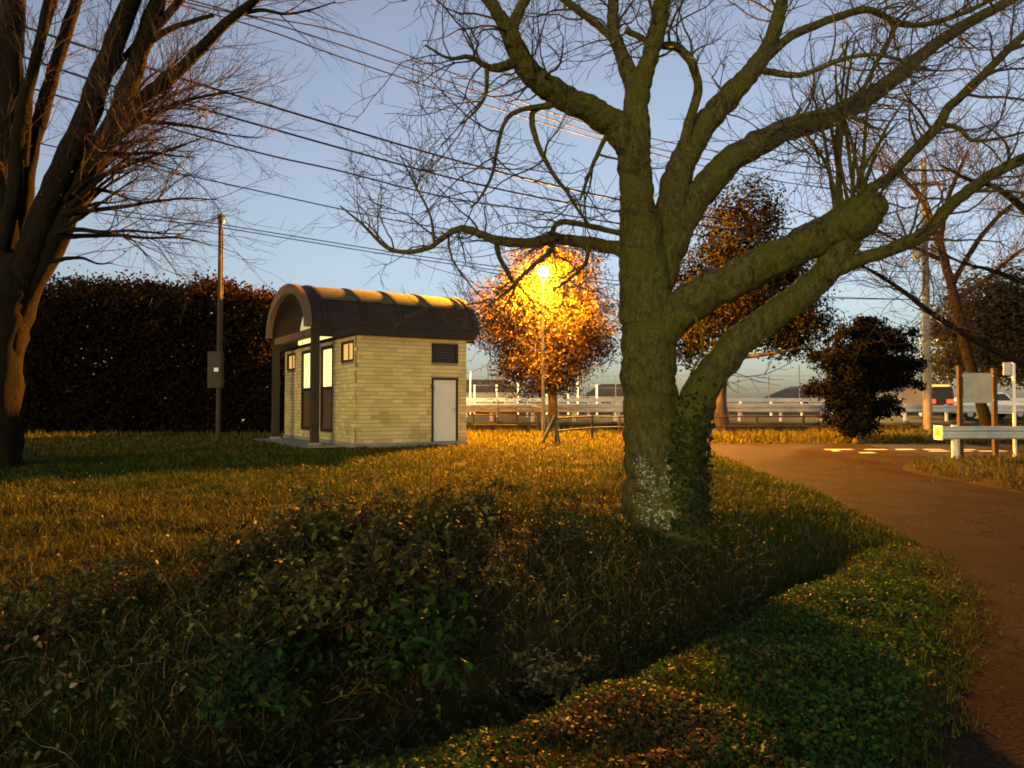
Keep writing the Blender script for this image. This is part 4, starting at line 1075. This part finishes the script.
# ------------------------------------------------------------------ far lamps, vehicles, nets, houses
for x, y, lab in ((9.8, 60.0, 'far street lamp hidden behind the big trunk'), (23.3, 57.0, 'far street lamp hidden behind the dark bushy tree'), (-7.0, 56.0, 'far street lamp hidden behind the brick hut')):
    street_lamp((x, y - 8.5, 0.82), 4.6, M['far_lamp'], 0.16, lab, M['steel'], 'far street lamps')

def car(loc, rz, L_, W_, H_, mat, label, cat, prof, lights=None):
    t = empty('car', loc, rz, label, cat)
    pr = [(a * L_, b * H_) for a, b in prof]; n = len(pr)
    v = [(x - L_ / 2, -W_ / 2 * (1 if z < H_ * 0.62 else 0.86), z) for x, z in pr] + [(x - L_ / 2, W_ / 2 * (1 if z < H_ * 0.62 else 0.86), z) for x, z in pr]
    f = [tuple(range(n)), tuple(range(2 * n - 1, n - 1, -1))] + [(k, n + k, n + (k + 1) % n, (k + 1) % n) for k in range(n)]
    m_ = MB()
    for q_ in f: m_.f.append(np.array([q_]))
    m_.v.append(np.array(v)); m_.n = len(v)
    m_.build('body', M[mat], t)
    for sx in (-0.31, 0.31):
        for s in (-1, 1):
            wh = MB().cyl((sx * L_, s * (W_ / 2 - 0.16), 0.3), (sx * L_, s * (W_ / 2 + 0.02), 0.3), 0.3, n=18).build('wheel', M['tyre'], t)
            MB().cyl((sx * L_, s * (W_ / 2 + 0.022), 0.3), (sx * L_, s * (W_ / 2 + 0.03), 0.3), 0.17, n=12).build('rim', M['steel'], wh)
    return t
SED = [(0, .22), (0, .58), (.04, .66), (.18, .68), (.30, .97), (.36, 1), (.60, 1), (.66, .96), (.76, .66), (.97, .56), (1, .45), (1, .2)]
cw = car((P(985, 420, 40.5)[0], 40.5, 0.84), 0, 4.3, 1.7, 1.45, 'car_white', 'white car side-on behind the blank signboard on far road', 'car', SED)
for s in (-1, 1):
    MB().add([(-0.80, s * 0.80, 1.0), (0.02, s * 0.80, 1.0), (0.02, s * 0.735, 1.36), (-0.58, s * 0.735, 1.36)], [[(0, 1, 2, 3)]]).build('side_window', M['dark_glass'], cw)
    MB().add([(0.10, s * 0.80, 1.0), (0.95, s * 0.80, 1.0), (0.62, s * 0.735, 1.36), (0.10, s * 0.735, 1.36)], [[(0, 1, 2, 3)]]).build('side_window', M['dark_glass'], cw)
    MB().box((2.08, s * 0.7 - 0.14, 0.62), (2.155, s * 0.7 + 0.14, 0.76)).build('headlight', M['white_paint'], cw)
VAN = [(0, .2), (0, .9), (.04, 1), (.72, 1), (.9, .62), (.98, .55), (1, .4), (1, .2)]
cv = car((P(930, 420, 41)[0], 41.5, 0.84), R(88), 3.4, 1.48, 1.75, 'car_dark', 'dark red small van with two glowing red tail lights on far road', 'van', VAN)
for s in (-1, 1):
    MB().box((-1.725, s * 0.47 - 0.17, 0.86), (-1.69, s * 0.47 + 0.17, 1.06)).build('tail_light', M['tail'], cv)
MB().box((-1.71, -0.55, 1.08), (-1.69, 0.55, 1.55)).build('rear_window', M['dark_glass'], cv)
MB().box((-1.6, -0.5, 1.756), (-1.45, 0.5, 1.86)).build('marker_light', M['marker'], cv)

# high netting behind
nb = empty('net_fence', (4, 70, 0.8), 0, 'tall netting fence with thin posts far beyond the road', 'fence')
for k in range(13):
    MB().cyl((k * 2.9, 0, -0.2), (k * 2.9, 0, 3.6 if k % 4 else 4.6), 0.06, n=6).build('post', M['net'], nb)
for zz in (1.2, 2.4, 3.55):
    MB().cyl((0, 0.0, zz), (34.8, 0, zz), 0.022, n=5).build('cable', M['net'], nb)
nb = empty('net_fence', (-4.5, 62, 0.8), 0, 'pale steel frame with net far behind the street lamp', 'fence')
for k, x in enumerate((0, 1.0, 1.35, 3.2, 5.0, 7.4, 9.2, 10.0, 11.6)):
    MB().cyl((x, 0, -0.2), (x, 0, 2.5 + 1.1 * (k % 3 == 1)), 0.075, n=6).build('post', M['white_paint'], nb)
for zz in (1.5, 2.45):
    MB().cyl((0, 0.09, zz), (11.6, 0.09, zz), 0.03, n=5).build('cable', M['net'], nb)

def house(x, y, wd, dp, eave, ridge, label, along=True):
    t = empty('house', (x, y, 0.8), 0, label, 'house')
    MB().box((-wd / 2, 0, -0.3), (wd / 2, dp, eave)).build('wall', M['wall_far'], t)
    e = 0.4
    v = [(-wd / 2 - e, -e, eave - 0.05), (wd / 2 + e, -e, eave - 0.05), (wd / 2 + e, dp + e, eave - 0.05), (-wd / 2 - e, dp + e, eave - 0.05), (-wd / 2 + wd * 0.2, dp / 2, ridge), (wd / 2 - wd * 0.2, dp / 2, ridge)]
    MB().add(v, [[(0, 1, 5, 4), (2, 3, 4, 5), (3, 2, 1, 0)], [(1, 2, 5), (3, 0, 4)]]).build('roof', M['roof_far'], t)
    for k in (-0.28, 0.22):
        wn = MB().box((k * wd - 0.8, -0.04, 0.7), (k * wd + 0.8, -0.002, 1.7)).build('window', M['white_paint'], t)
        MB().box((k * wd - 0.72, -0.055, 0.78), (k * wd + 0.72, -0.042, 1.62)).build('pane', M['dark_glass'], wn)
house(P(482, 400, 90)[0], 90, 9, 6, 2.4, 4.0, 'low brown house far off, just right of the hut')
house(P(628, 400, 95)[0], 95, 10, 7, 2.0, 3.6, 'low house far off beside the big trunk')
house(P(828, 400, 100)[0], 100, 12, 8, 1.7, 3.4, 'low wide house far off left of the dark bushy tree')
house(P(905, 400, 92)[0], 92, 11, 8, 2.6, 4.2, 'low house far off behind the concrete utility pole')

# ------------------------------------------------------------------ grass
def trunk_clear(x, y):
    return (np.hypot(x - tb[0], y - D) > 0.42) & (np.hypot(x - ltb[0], y - LD) > 0.5)
HL = np.array([0.855, 0.52]) / math.hypot(0.855, 0.52)
def hut_clear(x, y):
    s = (x + 4.4) * HL[0] + (y - 21) * HL[1]; t = -(x + 4.4) * HL[1] + (y - 21) * HL[0]
    return ~((s > -1.35) & (s < HS + 0.1) & (t > -0.1) & (t < HW + 0.1))
def sample(n, d0, d1, r, spread=0.78):
    d = np.exp(r.uniform(math.log(d0), math.log(d1), n))
    return r.uniform(-spread, spread, n) * d, d
GREEN = np.array([(0.036, 0.054, 0.003), (0.046, 0.063, 0.004), (0.028, 0.043, 0.003)])
STRAW = np.array([(0.10, 0.088, 0.008), (0.075, 0.068, 0.006), (0.16, 0.135, 0.016), (0.038, 0.036, 0.004), (0.055, 0.038, 0.006)])
def blades(name, x, y, hgt, wid, col, r, lean=0.5, kind='stuff', label=None):
    n = len(x)
    z = height(x, y) - 0.01
    b = np.stack([x, y, z], 1)
    a = r.uniform(0, 2 * np.pi, n)
    side = np.stack([np.cos(a), np.sin(a), 0 * a], 1) * (wid / 2)[:, None]
    ln = np.stack([np.sin(a + r.normal(0, 0.6, n)), np.cos(a + r.normal(0, 0.6, n)), 0 * a], 1)
    le = np.abs(r.normal(0, lean, n))[:, None]
    up = np.array([0, 0, 1.0])
    m = b + unit(up + ln * le * 0.6) * (hgt * 0.55)[:, None]
    tip = m + unit(up + ln * le * 2.0) * (hgt * 0.5)[:, None]
    v = np.stack([b - side, b + side, m + side * 0.8, m - side * 0.8, tip], 1)
    k = np.arange(n)[:, None] * 5
    mb = MB()
    mb.add(v.reshape(-1, 3), [k + np.array([0, 1, 2, 3]), k + np.array([3, 2, 4])], np.repeat(col, 5, 0))
    o = mb.build(name, M['grass'], None, kind=kind)
    return tag(o, label, 'grass')
r = np.random.default_rng(101)
x, y = sample(400000, 2.6, 34, r)
s = ditch_s(x, y)
ok = ~inroad(x, y, 0.05) & trunk_clear(x, y) & hut_clear(x, y) & (s > -0.2) & ((x < xl(y) + 0.1) | (y > 27.4)) & ((r.uniform(0, 1, len(x)) < 0.3 + 0.7 * smooth(s + 0.5 * vnoise(x, y, 0.8), 1.2, 3.4)) | (x > 0.25) | ((x < -1.0) & (r.uniform(0, 1, len(x)) < 0.85))) & (r.uniform(0, 1, len(x)) < 1.15 + 0.9 * vnoise(x + 20, y, 0.9) + 0.5 * vnoise(x, y + 7, 0.3))
x, y, s = x[ok], y[ok], s[ok]
n = len(x)
patch = 0.5 + 0.55 * vnoise(x, y, 2.6) + 0.3 * vnoise(x + 3, y, 0.7)
# greener strip on the left lawn and by the big tree's right
g = smooth(y, 9, 11) * (1 - smooth(y, 16, 20)) * (1 - smooth(x, -4, -1)) * 0.8 + smooth(x, 1.2, 2.6) * (1 - smooth(y, 12, 18)) * 0.9
straw = np.clip(patch + 0.25 - g + 0.25 * smooth(y, 13, 20), 0.06, 0.95)
isd = r.uniform(0, 1, n) < straw
col = np.where(isd[:, None], mixcol(n, STRAW, r, 0.25), mixcol(n, GREEN, r, 0.25))
tall = 1 + 1.3 * np.clip(vnoise(x - 5, y + 2, 1.3) - 0.25, 0, 1) * (1 - smooth(y, 9, 16))
hg = (0.032 + 0.002 * y) * r.uniform(0.4, 1.7, n) * tall + 0.03
hg = hg * (1 + 0.9 * (y > 27.4))
blades('lawn_grass', x, y, hg, 0.0035 + 0.0011 * y * r.uniform(0.7, 1.3, n), col, r, 1.5, label='short tangled winter grass covering the lawn')
# right-hand verges
x, y = sample(120000, 2.6, 21, r, 1.0)
s = ditch_s(x, y)
ej = 0.12 + 0.16 * vnoise(x, y, 0.5)
ok = (((x > xr(y) - ej) & (y < 20.6)) | ((s < -0.3) & (x < xl(y) + ej)))
x, y, s = x[ok], y[ok], s[ok]; n = len(x)
rt_ = x > xr(y) - 0.1
isd = r.uniform(0, 1, n) < np.where(rt_, 0.8, 0.25)
col = np.where(isd[:, None], mixcol(n, STRAW * 0.75, r, 0.25), mixcol(n, GREEN, r, 0.25))
hg = np.where(rt_, 0.12, 0.05) * r.uniform(0.4, 1.5, n) + 0.015
blades('verge_grass', x, y, hg, 0.004 + 0.001 * y * r.uniform(0.7, 1.3, n), col, r, 0.8, label='low grass on the verges beside the road')

# ground cover on the near verge: small round leaves
x, y = sample(230000, 2.5, 11, r, 0.8)
s = ditch_s(x, y)
dl = xl(y) - x
pv = smooth(dl + 0.3 * vnoise(x, y, 0.5), 0.0, 0.5)
ok = (s < -0.12) & (dl > -0.05) & (r.uniform(0, 1, len(x)) < pv)
x, y = x[ok], y[ok]; n = len(x)
mound = np.clip(0.5 + 0.6 * vnoise(x, y, 0.55) + 0.3 * vnoise(x, y, 0.2), 0, 1)
z = height(x, y) + mound * 0.10 * r.uniform(0.1, 1, n)
bd_ = np.exp(-(((x - 0.55) / 0.5) ** 2 + ((y - 3.45) / 0.45) ** 2)) + 0.5 * np.exp(-(((x - 1.35) / 0.25) ** 2 + ((y - 4.6) / 0.35) ** 2))
dry = r.uniform(0, 1, n) < np.clip(bd_ * 1.2, 0.01, 0.9)
col = np.where(dry[:, None], mixcol(n, [(0.09, 0.05, 0.012), (0.065, 0.036, 0.009), (0.11, 0.065, 0.016)], r), mixcol(n, [(0.022, 0.068, 0.003), (0.036, 0.08, 0.003), (0.055, 0.082, 0.004)], r))
mb = MB(); leaves(mb, np.stack([x, y, z], 1), r.uniform(0.014, 0.034, n), col, r, nrm=np.array([0, -0.2, 1.0]) + np.zeros((n, 3)), ratio=0.85, seg=2)
tag(mb.build('ground_cover', M['leaf'], None, kind='stuff'), 'dense clover-like ground cover on the near verge', 'ground cover')

# fallen leaves over lawn and verge
x, y = sample(950, 3, 27, r, 0.75)
ok = (~inroad(x, y, 0.1) | (~inroad(x, y, 0.7) & (r.uniform(0, 1, len(x)) < 0.5))) & ((ditch_s(x, y) > 0) | (r.uniform(0, 1, len(x)) < 0.12)) & hut_clear(x, y) & trunk_clear(x, y); x, y = x[ok], y[ok]; n = len(x)
mb = MB(); leaves(mb, np.stack([x, y, np.where(inroad(x, y, 0.0), zroad(y) + 0.012, height(x, y) + r.uniform(0.03, 0.09, n))], 1), r.uniform(0.02, 0.05, n), mixcol(n, [(0.30, 0.20, 0.09), (0.20, 0.11, 0.04), (0.42, 0.33, 0.2), (0.14, 0.08, 0.03)], r), r, nrm=np.array([0, -0.5, 0.8]) + np.zeros((n, 3)), ratio=0.6, seg=2)
tag(mb.build('fallen_leaves', M['leaf'], None, kind='stuff'), 'dry fallen leaves scattered over the grass', 'leaves')

# ------------------------------------------------------------------ shrubs on the ditch bank
def shrub(px, py, d, rad, hgt, nst, leaf, cols, label, seed, dens=26):
    r = np.random.default_rng(seed)
    c = P(px, py, d); z = gz(c[0], d)
    t = empty('shrub', (c[0], d, z), 0, label, 'shrub', 'shrubs on the ditch bank')
    n = nst
    a = r.uniform(0, 2 * np.pi, n); sp = r.uniform(0.1, 1, n)
    st = np.stack([np.cos(a) * rad * 0.35 * sp, np.sin(a) * rad * 0.35 * sp, 0 * a - 0.03], 1)
    dr_ = np.stack([np.cos(a) * sp * rad / hgt, np.sin(a) * sp * rad / hgt, 0.9 + 0 * a], 1)
    pts = grow(st, dr_, hgt * r.uniform(0.6, 1.25, n), 8, 0.17, 0.0, r)
    rads = np.tile(np.linspace(0.006, 0.002, 8), (n, 1))
    mb = MB(); twig_mesh(mb, pts, np.full(n, 0.006), np.full(n, 0.002), 4)
    st2, d2, _, _ = spawn(pts, rads, n * 5, r, 0.3, 1.0, (25, 65), 0.2)
    p2 = grow(st2, d2, r.uniform(0.08, 0.24, n * 5), 5, 0.2, 0.05, r)
    twig_mesh(mb, p2, np.full(n * 5, 0.003), np.full(n * 5, 0.0013), 3)
    mb.build('stems', M['twig2'], t, kind='stuff')
    nl = n * dens
    sel = r.integers(0, n * 5, nl); k = r.integers(1, 5, nl)
    pos = p2[sel, k] + r.normal(0, 0.008, (nl, 3))
    outd = unit(p2[sel, k] - p2[sel, k - 1])
    m2 = MB(); leaves(m2, pos, leaf * r.uniform(0.55, 1.25, nl), mixcol(nl, cols, r, 0.25), r, nrm=unit(outd * 0.3 + np.array([0, -0.35, 0.7])), ratio=0.45, seg=2, fold=0.2)
    m2.build('foliage', M['gloss_leaf'], t, kind='stuff')
AZ = [(0.022, 0.027, 0.003), (0.032, 0.034, 0.004), (0.038, 0.028, 0.004), (0.095, 0.10, 0.02), (0.05, 0.064, 0.01)]
RED = [(0.034, 0.024, 0.003), (0.044, 0.027, 0.004), (0.03, 0.028, 0.004), (0.026, 0.03, 0.004)]
GRN = [(0.012, 0.034, 0.003), (0.018, 0.042, 0.004), (0.015, 0.03, 0.003)]
PALE = [(0.12, 0.12, 0.035), (0.10, 0.09, 0.03), (0.15, 0.14, 0.05)]
shrub(330, 585, 6.0, 0.60, 0.50, 95, 0.065, AZ, 'broad leafy shrub in the middle of the ditch bank, below the hut', 1)
shrub(430, 575, 6.1, 0.55, 0.48, 85, 0.065, AZ, 'leafy shrub on the ditch bank, right of the broadest shrub', 2)
shrub(245, 625, 5.2, 0.40, 0.34, 45, 0.06, AZ + RED, 'sprawling reddish leafy shrub left of the broadest shrub', 3)
shrub(395, 650, 4.95, 0.5, 0.42, 80, 0.065, AZ + RED, 'dark leafy shrub low on the bank near the ditch', 4)
shrub(110, 660, 4.7, 0.35, 0.24, 20, 0.05, AZ + RED, 'low reddish-brown shrub at lower left', 5, 18)
shrub(460, 530, 7.3, 0.5, 0.34, 60, 0.05, GRN, 'green leafy low shrub on the lawn edge above the bank', 6)
shrub(560, 560, 6.8, 0.5, 0.26, 45, 0.045, GRN, 'green low shrub on the lawn left of the big trunk', 7)
shrub(425, 700, 4.45, 0.3, 0.40, 34, 0.08, GRN, 'bright green broad-leaved plant rising from the ditch', 8)
shrub(545, 690, 4.75, 0.25, 0.25, 22, 0.05, PALE, 'pale yellow-green plant in the ditch', 9)
shrub(250, 735, 4.0, 0.5, 0.24, 60, 0.055, GRN, 'dark green low plant at the bottom edge, left of the ditch', 10)
shrub(30, 720, 4.1, 0.3, 0.22, 16, 0.05, AZ + RED, 'brown low shrub in the bottom left corner', 11, 16)
shrub(300, 680, 4.6, 0.5, 0.36, 70, 0.065, AZ, 'leafy shrub low on the bank between two darker shrubs', 12)
# bramble canes and weeds along the ditch
r = np.random.default_rng(55)
x, y = sample(5200, 3.0, 8.5, r, 0.72)
s = ditch_s(x, y); ok = (s > -0.1) & (s < 2.6) & (x < 2.5) & trunk_clear(x, y) & ((x > -1.3) | (r.uniform(0, 1, len(x)) < 0.4)); x, y = x[ok], y[ok]; n = len(x)
st = np.stack([x, y, height(x, y) - 0.02], 1)
a = r.uniform(0, 6.28, n)
pts = grow(st, np.stack([np.cos(a), np.sin(a), 1.1 + 0 * a], 1), r.uniform(0.1, 0.42, n), 7, 0.22, -0.1, r)
mb = MB(); twig_mesh(mb, pts, np.full(n, 0.004), np.full(n, 0.0015), 4, mixcol(n, [(0.10, 0.07, 0.03), (0.16, 0.12, 0.06), (0.06, 0.05, 0.02)], r).repeat(28, 0))
nl = n * 12; sel = r.integers(0, n, nl); k = r.integers(2, 7, nl)
leaves(mb, pts[sel, k] + r.normal(0, 0.015, (nl, 3)), r.uniform(0.02, 0.055, nl), mixcol(nl, AZ + AZ + RED + GRN, r), r, ratio=0.5, seg=2, nrm=np.array([0, -0.3, 0.8]) + np.zeros((nl, 3)))
tag(mb.build('undergrowth', M['gloss_leaf'], None, kind='stuff'), 'tangled bramble canes and weeds along the ditch bank', 'undergrowth')
# weeds under the pipe fence
x = r.uniform(-2, 16, 16000); y = r.uniform(28.6, 33.5, 16000)
blades('roadside_weeds', x, y, r.uniform(0.1, 0.42, len(x)) * (0.6 + 0.4 * vnoise(x, y, 1.0)), np.full(len(x), 0.03), mixcol(len(x), STRAW * 0.8, r), r, 0.6, label='dry weeds growing under the far pipe fence')
